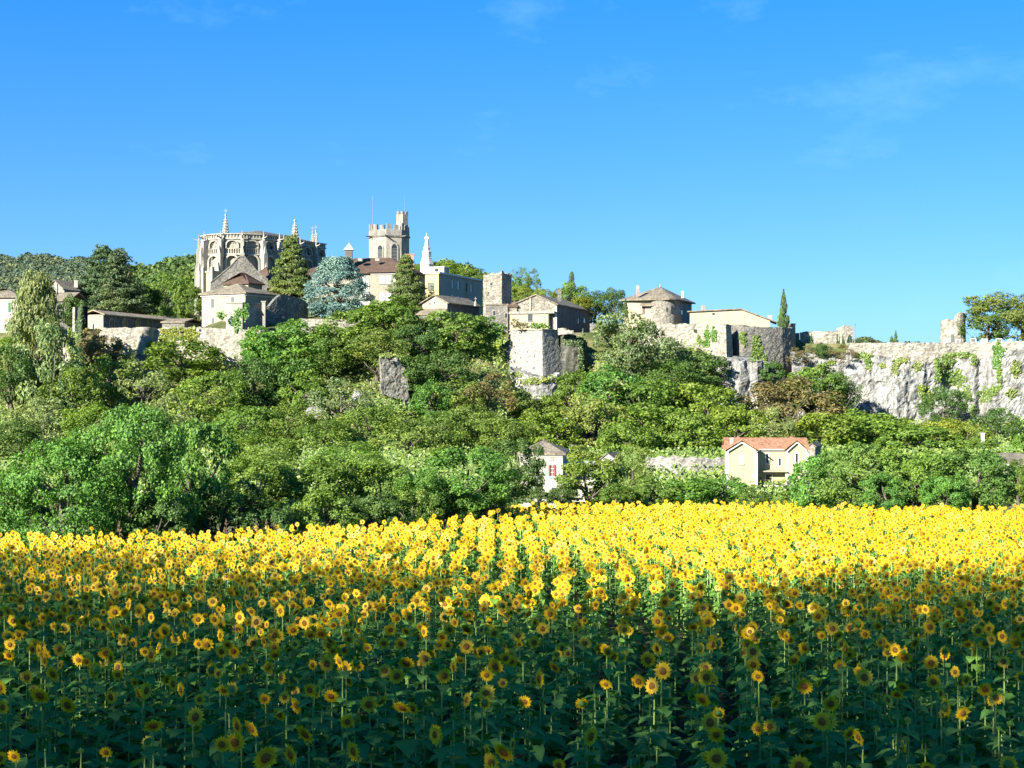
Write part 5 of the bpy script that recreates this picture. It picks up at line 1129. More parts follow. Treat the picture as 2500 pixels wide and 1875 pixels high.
CR = {
 'fine': [crown_mesh('fine_crown', s, 90, 5600, .042, .6) for s in (1, 2, 3)],
 'mid': [crown_mesh('mid_crown', s, 72, 4000, .058, .62) for s in (4, 5, 6)],
 'loose': [crown_mesh('loose_crown', s, 38, 2600, .050, .5, shell=.5) for s in (7, 8)],
 'bush': [crown_mesh('bush_crown', s, 80, 5600, .048, .7) for s in (9, 10)],
 'poplar': [crown_mesh('poplar_crown', 11, 190, 15000, .042, .6, 'column')],
 'cypress': [crown_mesh('cypress_crown', 12, 130, 3600, .16, .3, 'spindle', M['needle'])],
 'conifer': [crown_mesh('conifer_crown', s, 260, 13000, .055, .30, 'conifer', M['needle']) for s in (13, 14)],
 'cedar': [crown_mesh('cedar_crown', s, 300, 15000, .042, .36, 'cedar', M['needle']) for s in (15, 16)],
 'fig': [crown_mesh('fig_crown', 17, 150, 19000, .0225, .72, mat=M['fig_leaf'], shell=.8, lobe=(.15, .23))],
 'leafy': [crown_mesh('leafy_crown', s, 110, 9500, .036, .66, shell=.75, lobe=(.16, .25)) for s in (18, 19)],
 'plane': [crown_mesh('plane_crown', s, 130, 7200, .024, .75, shell=.3) for s in (20, 21)],
}
TR = [trunk_mesh('trunk', s) for s in (1, 2, 3)]
CC = {'mg': (.165, .255, .045), 'dg': (.10, .175, .04), 'lg': (.20, .29, .04), 'og': (.215, .275, .06), 'br': (.185, .165, .07), 'bg': (.15, .235, .185), 'gg': (.23, .29, .12), 'vg': (.13, .265, .045),
      'cd': (.085, .14, .045), 'yg': (.26, .30, .045), 'fg': (.125, .245, .045), 'pg': (.27, .32, .13), 'sp': (.135, .19, .045)}
def stretch(o, s): o.scale = s
ti = [0]
def tree(px, top, w, bot, d, kind, col, label, name='tree', cat='tree', group=None, ground=None, depth=1.0, trunk=True):
    """crown from pixel row top to bot, w pixels wide, at distance d"""
    ti[0] += 1; i = ti[0]; x = X(px, d); zt, zb_ = Z(top, d), Z(bot, d); g = H(x, d) if ground is None else ground; wm = w / F * d
    g = min(g, zb_)
    e = empty(name, (x, d, g), label, cat, group)
    cr = CR[kind][i % len(CR[kind])]; o = bpy.data.objects.new('crown', cr); COL.objects.link(o); o.parent = e; o.location = (0, 0, zb_ - g); o.rotation_euler = (0, 0, i * 2.399)
    o.scale = (wm, wm * depth, zt - zb_); c = CC[col]; v = random.Random(i * 7 + 1); k = v.uniform(.88, 1.15); o.color = (c[0] * k * v.uniform(.92, 1.08), c[1] * k, c[2] * k * v.uniform(.85, 1.15), 1)
    if trunk:
        t = bpy.data.objects.new('trunk', TR[i % 3]); COL.objects.link(t); t.parent = e; hh = (zt - g); tw_ = min(wm, hh); t.scale = (tw_, tw_, hh); t.rotation_euler = (0, 0, i * 1.7)
    return e
T = tree
# ---- skyline and village trees
T(90, 667, 150, 1040, 268, 'poplar', 'gg', 'tall pale poplar before the white house at left', 'poplar')
T(128, 800, 170, 1075, 262, 'loose', 'gg', 'feathery grey-green tree spreading below the poplar')
T(107, 668, 15, 735, 318, 'cypress', 'cd', 'thin dark cypress behind the top of the poplar', 'cypress')
T(250, 600, 150, 762, 332, 'conifer', 'cd', 'dark conifer with the taller left top, above the arcade', 'conifer')
T(292, 608, 135, 764, 328, 'conifer', 'cd', 'dark conifer right of its twin, above the arcade', 'conifer')
T(345, 690, 90, 780, 340, 'mid', 'dg', 'shadowy dark tree right of the twin conifers')
T(405, 664, 130, 775, 352, 'fine', 'mg', 'broad green tree left of the cathedral')
T(465, 690, 75, 792, 326, 'mid', 'mg', 'green tree touching the left corner of the presbytery')
T(180, 720, 60, 800, 305, 'mid', 'dg', 'small dark tree at foot of the gabled house')
T(710, 574, 112, 726, 316, 'conifer', 'sp', 'green pointed conifer standing before the cathedral', 'conifer')
T(824, 626, 168, 782, 311, 'cedar', 'bg', 'blue-green cedar in front of the seminary', 'cedar')
T(990, 624, 105, 770, 311, 'conifer', 'sp', 'olive pointed conifer before the seminary bay', 'conifer')
T(1035, 690, 70, 760, 316, 'loose', 'dg', 'dark leafy tree between conifer and yellow annex')
T(1030, 640, 70, 690, 400, 'fine', 'mg', 'treetop left of the statue pedestal'); T(1100, 636, 110, 700, 410, 'fine', 'mg', 'broad treetop right of the statue'); T(1160, 652, 90, 710, 405, 'fine', 'mg', 'treetop above the end of the annex roof')
T(1270, 648, 54, 722, 345, 'loose', 'mg', 'tall pine top right of the square tower', 'pine'); T(1302, 660, 44, 728, 343, 'loose', 'mg', 'shorter pine top beside the tall one', 'pine')
T(1278, 696, 72, 745, 328, 'fine', 'yg', 'yellow-green tree touching the square tower'); T(1330, 702, 64, 748, 326, 'fine', 'yg', 'yellow-green tree behind the bastion house gable')
T(1396, 664, 34, 760, 338, 'conifer', 'cd', 'small dark conifer tip above the mixed trees', 'conifer'); T(1398, 684, 84, 770, 332, 'fine', 'mg', 'green tree under the small conifer tip')
T(1365, 700, 50, 760, 334, 'loose', 'gg', 'greyish tree behind the bastion house chimney'); T(1455, 708, 100, 778, 330, 'fine', 'dg', 'dark broad tree left of the rounded-corner house'); T(1498, 700, 72, 780, 326, 'fine', 'dg', 'dark tree touching the rounded-corner house roof')
T(1418, 722, 62, 772, 322, 'mid', 'yg', 'yellowing tree behind the shaded bastion house wall')
T(1527, 728, 14, 772, 304, 'cypress', 'cd', 'small cypress at the left corner of the rounded-corner house', 'cypress')
T(1913, 705, 25, 804, 300, 'cypress', 'cd', 'tall single cypress at the end of the long cream building', 'cypress')
for k, (px, top, w) in enumerate(((1980.5, 812, 5), (1985, 820, 4), (2044, 809, 5), (2049, 817, 4), (2058, 813, 5), (2076, 817, 6))):
    T(px, top, w, 842, 302.5, 'cypress', 'cd', ['taller of two left cypresses before the ruin wall', 'shorter of two left cypresses before the ruin wall', 'leftmost of the three middle little cypresses by the ruin step', 'shortest of the three middle little cypresses by the ruin step', 'right one of the three middle little cypresses by the ruin step', 'little cypress beside the archway in the ruin wall'][k], 'cypress', 'tree', 'little cypresses by the ruined wall')
T(2177, 819, 12, 842, 296, 'cypress', 'cd', 'stubby cypress left of a taller one on the clifftop', 'cypress'); T(2187, 806, 11, 842, 296, 'cypress', 'cd', 'taller of the pair of cypresses on the clifftop', 'cypress')
T(2436, 708, 165, 834, 302, 'fine', 'og', 'spreading pine on the clifftop right of the ruined tower', 'pine'); T(2412, 742, 120, 838, 299, 'loose', 'dg', 'dark lower pine behind the white panels', 'pine'); T(2500, 715, 110, 800, 300, 'fine', 'og', 'pine crown at the right edge on the clifftop', 'pine')
T(1538, 752, 195, 930, 281, 'fine', 'gg', 'big grey-green tree between mossy wall and curtain wall')
# ---- trees and bushes on the slope, from the wall down
SL = [
 (35, 818, 90, 870, 291, 'mid', 'mg', 'green bush at the foot of the white house'), (70, 850, 90, 920, 284, 'fine', 'mg', 'green bush left of the white sloping ruin'),
 (238, 800, 85, 885, 284, 'mid', 'br', 'reddish-brown bush beside the ivy column'), (25, 835, 120, 960, 262, 'fine', 'dg', 'dark tree at left edge under the white house'),
 (445, 825, 150, 925, 276, 'mid', 'mg', 'rounded green bush right below the turret'), (350, 885, 130, 990, 268, 'loose', 'gg', 'greyish bush under the stone block'), (262, 860, 140, 980, 272, 'loose', 'mg', 'loose green tree under the reddish bush'),
 (180, 880, 130, 1010, 262, 'fine', 'mg', 'green tree below the white sloping ruin'), (620, 868, 112, 1000, 270, 'fine', 'dg', 'dark rounded tree below the rampart end'), (530, 895, 150, 1010, 265, 'fine', 'mg', 'leafy green tree left of the dark rounded tree'),
 (655, 800, 110, 900, 280, 'mid', 'vg', 'vivid green bush at the right end of rampart'), (735, 780, 150, 900, 281, 'bush', 'vg', 'big vivid green thicket below the terrace wall'), (690, 860, 120, 960, 274, 'bush', 'vg', 'lower vivid green thicket right of the dark rounded tree'),
 (810, 795, 130, 900, 280, 'fine', 'mg', 'green tree left of the leaning pier top'), (875, 745, 130, 850, 286, 'bush', 'mg', 'green bush under the balcony'), (950, 728, 150, 840, 290, 'bush', 'mg', 'large green bush under the olive conifer'),
 (925, 800, 120, 880, 277, 'fine', 'og', 'olive bush right above the leaning pier'), (1025, 775, 110, 870, 284, 'fine', 'dg', 'dark bush below the cottage lean-to'), (1115, 755, 150, 870, 288, 'bush', 'mg', 'broad green bush before the stone cottage'),
 (1176, 795, 84, 960, 291, 'bush', 'lg', 'lime-green climber mass left of bastion'), (1196, 770, 74, 850, 292, 'mid', 'vg', 'green bush under the low stone house'), (1005, 860, 130, 970, 272, 'fine', 'dg', 'dark tree right of the leaning pier'), (1085, 850, 130, 960, 274, 'fine', 'dg', 'dark green tree mid-slope left of lime climber'),
 (1290, 955, 90, 1030, 274, 'mid', 'og', 'olive bush at the foot of the bastion rock'), (1352, 960, 80, 1030, 276, 'mid', 'mg', 'green bush at right foot of the bastion rock'),
 (1055, 930, 90, 1010, 262, 'mid', 'vg', 'vivid green bush mid-slope in a dark hollow'), (1115, 920, 120, 1010, 264, 'loose', 'og', 'olive bush under the dark slope tree'), (1190, 915, 120, 1000, 268, 'loose', 'br', 'brownish bush below the lime climber'),
 (750, 895, 120, 1000, 268, 'loose', 'mg', 'leafy green thicket above the small white rock'), (835, 930, 130, 1040, 262, 'loose', 'gg', 'greyish bush below left of the leaning pier'), (900, 985, 150, 1080, 252, 'fine', 'mg', 'green tree below the leaning pier'),
 (700, 990, 130, 1080, 252, 'fine', 'mg', 'green tree below the small white rock'), (790, 1020, 150, 1110, 240, 'fine', 'mg', 'leafy green tree in the middle of the lower slope'), (600, 985, 150, 1080, 250, 'fine', 'mg', 'leafy green tree right above the fig'),
 (480, 930, 150, 1050, 256, 'loose', 'og', 'pale olive tree above the fig'), (395, 970, 130, 1080, 246, 'loose', 'gg', 'greyish tree behind the top of fig'), (110, 960, 160, 1090, 244, 'fine', 'gg', 'grey-green tree below the poplar'), (50, 1020, 150, 1150, 220, 'fine', 'dg', 'dark tree low at the left edge'),
 (225, 985, 130, 1080, 238, 'fine', 'lg', 'yellow-green tree left behind the fig'), (1000, 1020, 140, 1100, 238, 'loose', 'og', 'pale olive bush above the round bush'), (1080, 1000, 150, 1090, 240, 'fine', 'mg', 'leafy green tree above the round bush'),
 (1160, 985, 140, 1070, 248, 'fine', 'mg', 'green tree left of the bastion rock foot'), (1235, 1015, 130, 1090, 236, 'fine', 'mg', 'green tree up behind the shuttered house'), (1330, 1000, 140, 1095, 240, 'bush', 'lg', 'lime-green bush above the shuttered house roof'),
 (1445, 955, 150, 1110, 244, 'fine', 'og', 'tall olive tree right of the pale rock rib'), (1405, 900, 90, 970, 270, 'mid', 'mg', 'green bush hanging at foot of the mossy wall'), (1490, 895, 130, 1000, 266, 'mid', 'vg', 'vivid green bush below the big grey-green tree'),
 (1420, 1085, 100, 1140, 200, 'mid', 'og', 'olive bush behind the carport roof'), (1565, 920, 160, 1030, 262, 'bush', 'mg', 'green bush mid-slope below the grey-green tree'), (1640, 878, 130, 960, 278, 'fine', 'dg', 'dark bush under the left of the sunlit curtain wall'),
 (1705, 858, 130, 950, 282, 'fine', 'dg', 'dark bush climbing the sunlit curtain wall'), (1600, 985, 170, 1095, 244, 'bush', 'lg', 'broad yellow-green bush above the retaining wall'), (1725, 930, 150, 1040, 264, 'bush', 'lg', 'yellow-green bush left of the jagged outcrop foot'),
 (1690, 1000, 140, 1100, 240, 'bush', 'mg', 'green bush above right of the retaining wall'), (1800, 985, 140, 1085, 250, 'bush', 'lg', 'yellow-green bush under the jagged outcrop'), (1540, 1030, 120, 1110, 232, 'mid', 'mg', 'green bush left above the retaining wall'),
 (1925, 915, 190, 1050, 268, 'fine', 'br', 'large brown-leaved tree above the yellow house'), (1985, 890, 120, 1000, 276, 'bush', 'mg', 'green bush above right of the brown tree'), (2050, 905, 80, 990, 276, 'fine', 'dg', 'dark little tree against the pale cliff'),
 (1880, 1000, 90, 1080, 246, 'loose', 'pg', 'pale silvery tree above the red roof'), (2020, 1002, 150, 1090, 250, 'bush', 'lg', 'yellow-green bush right of the brown tree'), (2130, 1002, 190, 1090, 256, 'bush', 'lg', 'broad yellow-green bush under the cliff'),
 (2240, 1030, 170, 1110, 246, 'bush', 'mg', 'green bush under the cliff, right of the broad one'), (2300, 1018, 100, 1080, 254, 'mid', 'yg', 'yellowish bush at the foot of the cliff'), (2360, 1032, 90, 1090, 250, 'mid', 'yg', 'yellowish bush near the tiny white hut'),
 (2308, 940, 100, 1025, 278, 'fine', 'dg', 'dark shrub growing in the cliff hollow'), (2435, 988, 88, 1076, 266, 'fine', 'dg', 'dark round shrub on the cliff foot at right'), (2396, 1062, 66, 1110, 237, 'mid', 'mg', 'green bush hiding the foot of the tiny white hut'), (2490, 1060, 60, 1120, 236, 'mid', 'vg', 'green bush at the right edge below the cliff'),
 (1885, 880, 60, 930, 284, 'mid', 'dg', 'dark shrub at the foot of the grey curved rampart'), (2010, 838, 34, 868, 289, 'mid', 'dg', 'dark shrub on the cliff edge below the ruin wall'), (2060, 845, 60, 880, 288, 'loose', 'br', 'brown scrub on the cliff edge'), (1965, 842, 70, 880, 290, 'loose', 'br', 'brown scrub beside the grey curved rampart'),
 (640, 1060, 150, 1130, 190, 'fine', 'mg', 'green tree behind the field hedge, left of centre'), (860, 1075, 150, 1140, 190, 'fine', 'mg', 'green tree behind the field hedge, centre'), (330, 1050, 160, 1150, 190, 'fine', 'og', 'olive tree hidden behind the fig'),
]
for r in SL:
    bush = 'bush' in r[7] or 'shrub' in r[7] or 'thicket' in r[7] or 'scrub' in r[7] or 'climber' in r[7]
    r = list(r); r[2] *= 1.22; r[3] += 28 if r[4] < 275 else 10
    T(*r, name='bush' if bush else 'tree', cat='bush' if bush else 'tree')
# ---- valley hedges and trees beyond the field
VA = [
 (2610, 1090, 190, 1250, 98, 'leafy', 'mg', 'leafy tree just beyond the right edge of the view', 'tree'), (2760, 1080, 200, 1250, 98, 'leafy', 'mg', 'second leafy tree beyond the right edge of the view', 'tree'), (-110, 1080, 230, 1330, 60, 'leafy', 'mg', 'leafy tree just beyond the left edge of the view', 'tree'), (-300, 1080, 230, 1330, 62, 'leafy', 'mg', 'second leafy tree beyond the left edge of the view', 'tree'),
 (1258, 1064, 165, 1240, 130, 'leafy', 'dg', 'dark tree covering the left of the shuttered house', 'tree'), (1430, 1112, 150, 1235, 120, 'mid', 'mg', 'green bush before the carport', 'bush'), (1545, 1088, 100, 1225, 150, 'fine', 'og', 'upright tree before the white shed', 'tree'),
 (1590, 1160, 120, 1240, 118, 'mid', 'mg', 'green bush below the left of the retaining wall', 'bush'), (1680, 1165, 150, 1245, 118, 'mid', 'vg', 'bright green bush below the retaining wall', 'bush'), (1770, 1162, 110, 1245, 120, 'mid', 'vg', 'bright green bush at left foot of the yellow house', 'bush'),
 (1838, 1188, 80, 1245, 112, 'mid', 'mg', 'small bush before the yellow house quoin', 'bush'), (1505, 1180, 90, 1240, 116, 'mid', 'mg', 'bush right of the carport bush', 'bush'), (1372, 1188, 70, 1240, 118, 'mid', 'dg', 'dark bush at the right foot of the shuttered house', 'bush'), (1318, 1188, 70, 1245, 116, 'mid', 'dg', 'low dark bush before the shuttered house', 'bush'),
 (1935, 1195, 90, 1248, 100, 'bush', 'mg', 'low bush under the yellow house balcony', 'bush'), (1990, 1106, 125, 1252, 96, 'bush', 'vg', 'leafy bush covering the right wing of the yellow house', 'bush'),
 (2085, 1072, 210, 1255, 93, 'leafy', 'mg', 'big leafy tree right of the yellow house', 'tree'), (2235, 1082, 200, 1258, 92, 'leafy', 'mg', 'middle one of the big leafy trees along the right field edge', 'tree'), (2385, 1092, 200, 1258, 91, 'leafy', 'fg', 'rightmost big leafy tree along the field edge', 'tree'), (2485, 1115, 110, 1235, 104, 'leafy', 'mg', 'leafy tree cut by the right edge', 'tree'),
 (2160, 1150, 120, 1262, 90, 'leafy', 'vg', 'low leafy bush between the big right trees', 'bush'), (2310, 1150, 120, 1264, 89, 'leafy', 'vg', 'low leafy bush between the two rightmost trees', 'bush'),
 (330, 962, 300, 1400, 58, 'fig', 'fg', 'huge fig tree with big pale leaves at left field edge', 'tree'), (160, 1050, 330, 1400, 57, 'fig', 'fg', 'leafy fig bush at far left field edge', 'bush'), (470, 1010, 210, 1330, 64, 'leafy', 'fg', 'leafy tree right behind the fig', 'tree'), (30, 1140, 190, 1330, 60, 'leafy', 'dg', 'dark bush at the left edge behind the sunflowers', 'bush'),
 (625, 1110, 210, 1285, 70, 'leafy', 'mg', 'leafy green bush right of the dark hollow', 'bush'), (790, 1105, 230, 1290, 69, 'leafy', 'mg', 'broad leafy bush behind the dead twigs', 'bush'), (935, 1115, 180, 1295, 70, 'leafy', 'mg', 'leafy bush left of the round bush', 'bush'), (545, 1160, 210, 1365, 61, 'leafy', 'dg', 'shadowed bush in the dark hollow beside fig', 'bush'),
 (1135, 1083, 260, 1275, 69, 'leafy', 'fg', 'big round leafy bush at the bend of the field edge', 'bush'), (1030, 1140, 150, 1285, 67, 'leafy', 'vg', 'small leafy bush left of the big round one', 'bush'), (720, 1215, 120, 1310, 64, 'loose', 'pg', 'pale straggly shrub at the field edge left of twigs', 'bush'), (850, 1235, 130, 1305, 64, 'loose', 'og', 'pale olive shrub at the field edge, centre', 'bush'),
]
for k, (px, top, w, col, lab) in enumerate(((385, 1200, 190, 'dg', 'low shadowed bush under the right side of fig'), (660, 1215, 150, 'dg', 'low bush in shade-dark green under the straggly pale shrub'), (790, 1190, 170, 'mg', 'low leafy bush behind the bare twigs'), (905, 1190, 170, 'dg', 'low shadowed bush right of the bare twigs'), (1010, 1190, 150, 'mg', 'low leafy bush left of the round bush foot'), (1100, 1180, 170, 'fg', 'low leafy bush at left foot of the round bush'), (1195, 1175, 150, 'dg', 'low dark bush at right foot of the round bush'))):  # dark green of the hollow's bushes stands for the fig's shade
    VA.append((px, top, w, 1380 if px < 700 else 1350, (57, 60.5, 62, 63.5, 65.5, 68, 70)[k], 'leafy', col, lab, 'bush'))
for (px, top, w, bot, d, kd, col, lab, nm) in VA: T(px, top, w, bot, d, kd, col, lab, name=nm, cat=nm)
# ---- dead twiggy shrubs
for k, (px, d, lab) in enumerate(((800, 63.5, 'bare grey twiggy shrub at the field edge'), (690, 63.0, 'smaller bare twiggy shrub beside the pale straggly one'))):
    rg = random.Random(40 + k); base = Vector((X(px, d), d, H(X(px, d), d))); mb = MB()
    for i in range(26):
        a = rg.uniform(0, 6.28); L = rg.uniform(1.2, 2.4); p0 = base + Vector((rg.uniform(-.2, .2), rg.uniform(-.2, .2), 0)); dr_ = Vector((math.cos(a) * .5, math.sin(a) * .3, 1)).normalized()
        p1 = p0 + dr_ * L * .5; p2 = p1 + (dr_ + Vector((rg.uniform(-.4, .4), rg.uniform(-.3, .3), -.1))).normalized() * L * .6; mb.tube([p0, p1, p2], [.022, .014, .004], 4)
        for j in range(3): q = p1.lerp(p2, rg.uniform(.1, .8)); mb.tube([q, q + Vector((rg.uniform(-.35, .35), rg.uniform(-.2, .2), rg.uniform(.1, .4)))], [.008, .003], 3)
    tag(mb.build('dead_shrub', M['twig']), lab, 'shrub')
# ---- plane trees along the road behind the camera: they shade the near part of the field
PT = [(-60, -3, 29, 13), (-50, 0, 28, 12.5), (-41.5, -2, 27.5, 11.5), (-34.5, 0, 25, 8.5), (-28, -2, 22, 8), (-22.5, -1, 25.5, 10), (-17, -3, 26, 10), (-11.5, -5, 26, 9.5), (-6.5, -8, 23, 8.5), (-70, 1, 26, 12), (-1, -12, 22, 9)]
for k, (x, y, h, w) in enumerate(PT):
    e = empty('plane_tree', (x, y, 0), 'tall roadside plane tree behind the viewer shading the near field', 'tree', 'roadside plane trees behind the viewer')
    o = bpy.data.objects.new('crown', (CR['mid'][k % 3] if k in (7, 8, 10) else CR['plane'][k % 2])); COL.objects.link(o); o.parent = e; o.location = (0, 0, h * .22); o.scale = (w * 1.12, w * 1.12, h * .78); o.rotation_euler = (0, 0, k * 2.1); o.color = rgb(CC['mg'])
    t = bpy.data.objects.new('trunk', TR[k % 3]); COL.objects.link(t); t.parent = e; t.scale = (w * 1.0, w * 1.0, h * .95)
# ---- ivy and climbers on walls
from mathutils.bvhtree import BVHTree
bpy.context.view_layer.update()
sv_, sf_ = [], []
for o_ in COL.objects:
    if o_.type == 'MESH' and o_.name.split('.')[0] in ('cliff', 'clifftop_wall', 'curved_rampart', 'curtain_wall', 'corner_bastion', 'rampart_wall', 'turret', 'mossy_wall', 'rock_outcrop', 'ivy_column', 'ruined_wall', 'ruined_pier', 'upper_stage', 'lower_stage', 'parapet_stub'):
        n0_ = len(sv_); mw = o_.matrix_world; sv_ += [mw @ v.co for v in o_.data.vertices]; sf_ += [tuple(i + n0_ for i in p.vertices) for p in o_.data.polygons]
SURF = BVHTree.FromPolygons(sv_, sf_)
def ivy(blobs, d, n, col, label, off=.35, leaf=.42, seed=0, name='ivy', slope=0.0):
    rg = np.random.default_rng(100 + seed); P = []
    area = [rx * ry for _, _, rx, ry in blobs]; tot = sum(area)
    for (px, py, rx, ry), ar in zip(blobs, area):
        m = int(n * ar / tot); a = rg.uniform(0, 6.283, m); r = np.sqrt(rg.uniform(0, 1, m)) * (1 + .25 * np.sin(a * 5 + seed))
        qx = px + rx * r * np.cos(a); qy = py + ry * r * np.sin(a)
        dd = d - rg.uniform(.05, off, m) - slope * (qy - py)
        for k in range(m):      # creepers cling to the wall or rock behind them
            h_ = SURF.ray_cast(Vector((0, 0, ZC)), Vector(((qx[k] - CX) / F, 1, (CY - qy[k]) / F)).normalized())
            if h_[0] is not None and abs(h_[0].y - d) < 7: dd[k] = h_[0].y - rg.uniform(.02, .3)
        P.append(np.stack([(qx - CX) / F * dd, dd, ZC + (CY - qy) / F * dd], 1))
    P = np.concatenate(P); N = unit(np.array([-.2, -.8, .5]) + .7 * rand_dirs(rg, len(P))); U = orient(rg, N)
    V, Tt = join_cards(P, N, U, leaf * rg.uniform(.6, 1.3, len(P)), .8); c = V.mean(0); c[2] = V[:, 2].min()
    o = link(name, np_mesh('ivy', V - c, Tt, [M['ivy']]), None, c); o.color = rgb(CC[col]); tag(o, label, 'ivy'); return o
ivy([(415, 818, 26, 18), (400, 835, 12, 26), (462, 815, 22, 16), (470, 838, 14, 18), (440, 805, 12, 7)], 286.6, 1500, 'yg', 'lime ivy spilling over the left rampart', seed=1)
ivy([(366, 848, 8, 16)], 286.2, 260, 'mg', 'narrow ivy strip on the round turret', seed=2)
ivy([(198, 815, 11, 66)], 288.2, 1300, 'cd', 'dark ivy cloaking the tall ruined pier', seed=3, leaf=.38, off=.6)
ivy([(172, 830, 14, 28), (180, 865, 10, 16)], 284.5, 500, 'lg', 'light green ivy beside the white sloping ruin', seed=4)
ivy([(578, 785, 12, 24), (585, 765, 8, 14), (600, 760, 7, 22)], 289.5, 700, 'vg', 'ivy climbing the garden tower corner', seed=5, off=.6)
ivy([(618, 846, 16, 30), (612, 815, 10, 18)], 284.2, 500, 'lg', 'bright creeper on the right end of the left rampart', seed=6)
ivy([(1188, 860, 34, 52), (1215, 825, 16, 30), (1200, 900, 20, 30)], 288.5, 2400, 'lg', 'bright lime creeper against the left side of bastion', seed=7, off=1.2, slope=.03)
ivy([(1421, 860, 11, 50), (1398, 835, 24, 9), (1428, 905, 8, 36), (1385, 828, 14, 8)], 285.2, 900, 'cd', 'dark ivy hanging on the mossy wall', seed=8, off=.5)
ivy([(1726, 822, 7, 24), (1722, 838, 9, 10)], 292.6, 260, 'vg', 'tongue of ivy on the sunlit curtain wall, left one', seed=9); ivy([(1742, 818, 7, 18)], 288.8, 200, 'vg', 'tongue of ivy on the square projecting bastion', seed=10); ivy([(1706, 830, 5, 12)], 293.0, 110, 'lg', 'small yellowish ivy tuft on the sunlit curtain wall', seed=11)
ivy([(1812, 823, 9, 12), (1817, 836, 6, 8)], 291.2, 260, 'mg', 'ivy tuft high on the grey curved rampart', seed=12); ivy([(1846, 835, 10, 18), (1850, 868, 18, 22), (1862, 884, 10, 12)], 291.0, 700, 'mg', 'long ivy trail down the grey curved rampart', seed=13)
ivy([(2300, 905, 20, 36), (2315, 880, 16, 16), (2345, 866, 34, 7), (2378, 880, 7, 14), (2335, 925, 22, 20)], 287.0, 1500, 'mg', 'ivy arching over the hollow in the cliff', seed=14, off=1.0)
ivy([(2436, 862, 14, 28), (2432, 888, 9, 14)], 285.4, 480, 'vg', 'bright ivy hanging from the clifftop wall at right', seed=15, off=.6)
ivy([(2405, 965, 18, 20), (2425, 955, 12, 14), (2440, 920, 7, 30)], 283.5, 480, 'mg', 'ivy on the cliff right of the hollow', seed=16, off=1.0)
ivy([(2200, 880, 20, 7), (2185, 900, 8, 18), (2155, 892, 10, 6), (2240, 895, 12, 12)], 284.2, 520, 'og', 'thin creeper crossing the pale cliff', seed=17, off=.8)
ivy([(1275, 795, 16, 8), (1258, 790, 10, 12)], 287.5, 200, 'br', 'brown shrubs in front of the bastion house', seed=18, off=1.5); ivy([(1315, 796, 22, 8)], 287.5, 320, 'mg', 'green creeper on the bastion terrace', seed=19, off=1.5)
ivy([(540, 770, 12, 10)], 292, 160, 'vg', 'small leafy shrub before the presbytery wall', seed=20, off=1.0)
ivy([(2105, 868, 22, 8), (2120, 890, 10, 14)], 285.6, 260, 'mg', 'creeper tuft on the cliff below the lamp post', seed=21, off=.9)
ivy([(2265, 975, 14, 26), (2250, 950, 10, 14)], 283.8, 380, 'lg', 'yellow-green creeper rising on the cliff left of the hollow', seed=22, off=.9)
ivy([(2000, 905, 14, 16), (2030, 885, 12, 8)], 287.5, 260, 'og', 'olive creeper on the left end of the cliff', seed=23, off=.9)
ivy([(2480, 900, 12, 22), (2470, 960, 14, 12)], 281.0, 330, 'og', 'olive creeper on the cliff at the right edge', seed=24, off=.9)
ivy([(2360, 960, 12, 20), (2375, 1000, 10, 14)], 284.0, 260, 'mg', 'creeper trail below the cliff hollow', seed=25, off=.9)
ivy([(950, 985, 40, 12), (985, 1000, 26, 10)], 262.5, 420, 'mg', 'scrub around the foot of the leaning pier', seed=26, off=1.5)
ivy([(945, 868, 20, 6)], 263.8, 140, 'og', 'scrub on top of the leaning pier', seed=27, off=.8)
ivy([(1300, 930, 30, 8), (1345, 925, 20, 8), (1262, 915, 12, 8)], 279.6, 420, 'og', 'dry scrub along the foot of the bastion', seed=28, off=1.0)
# ---- undergrowth covering the slope
rg = np.random.default_rng(77); n = 120000
dd = rg.uniform(176, 291, n); pxr = rg.uniform(-120, 2620, n); P = np.zeros((n, 3)); keep = np.ones(n, bool)
P[:, 0] = (pxr - CX) / F * dd; P[:, 1] = dd
hz_ = np.array([H(a, b_) for a, b_ in zip(P[:, 0], P[:, 1])]); P[:, 2] = hz_ + rg.uniform(.05, 1.55, n) ** 1.7
keep &= ~((pxr > 1850) & (dd > 284)); P = P[keep]; n = len(P)
N = unit(np.array([-.15, -.55, .75]) + .75 * rand_dirs(rg, n)); V, Tt = join_cards(P, N, orient(rg, N), rg.uniform(.35, .75, n), .65)
o = link('undergrowth', np_mesh('undergrowth', V, Tt, [M['ivy']]), None, (0, 0, 0), 'stuff'); o.color = rgb((.17, .26, .045)); tag(o, 'tangled green undergrowth covering the hillside', 'undergrowth')
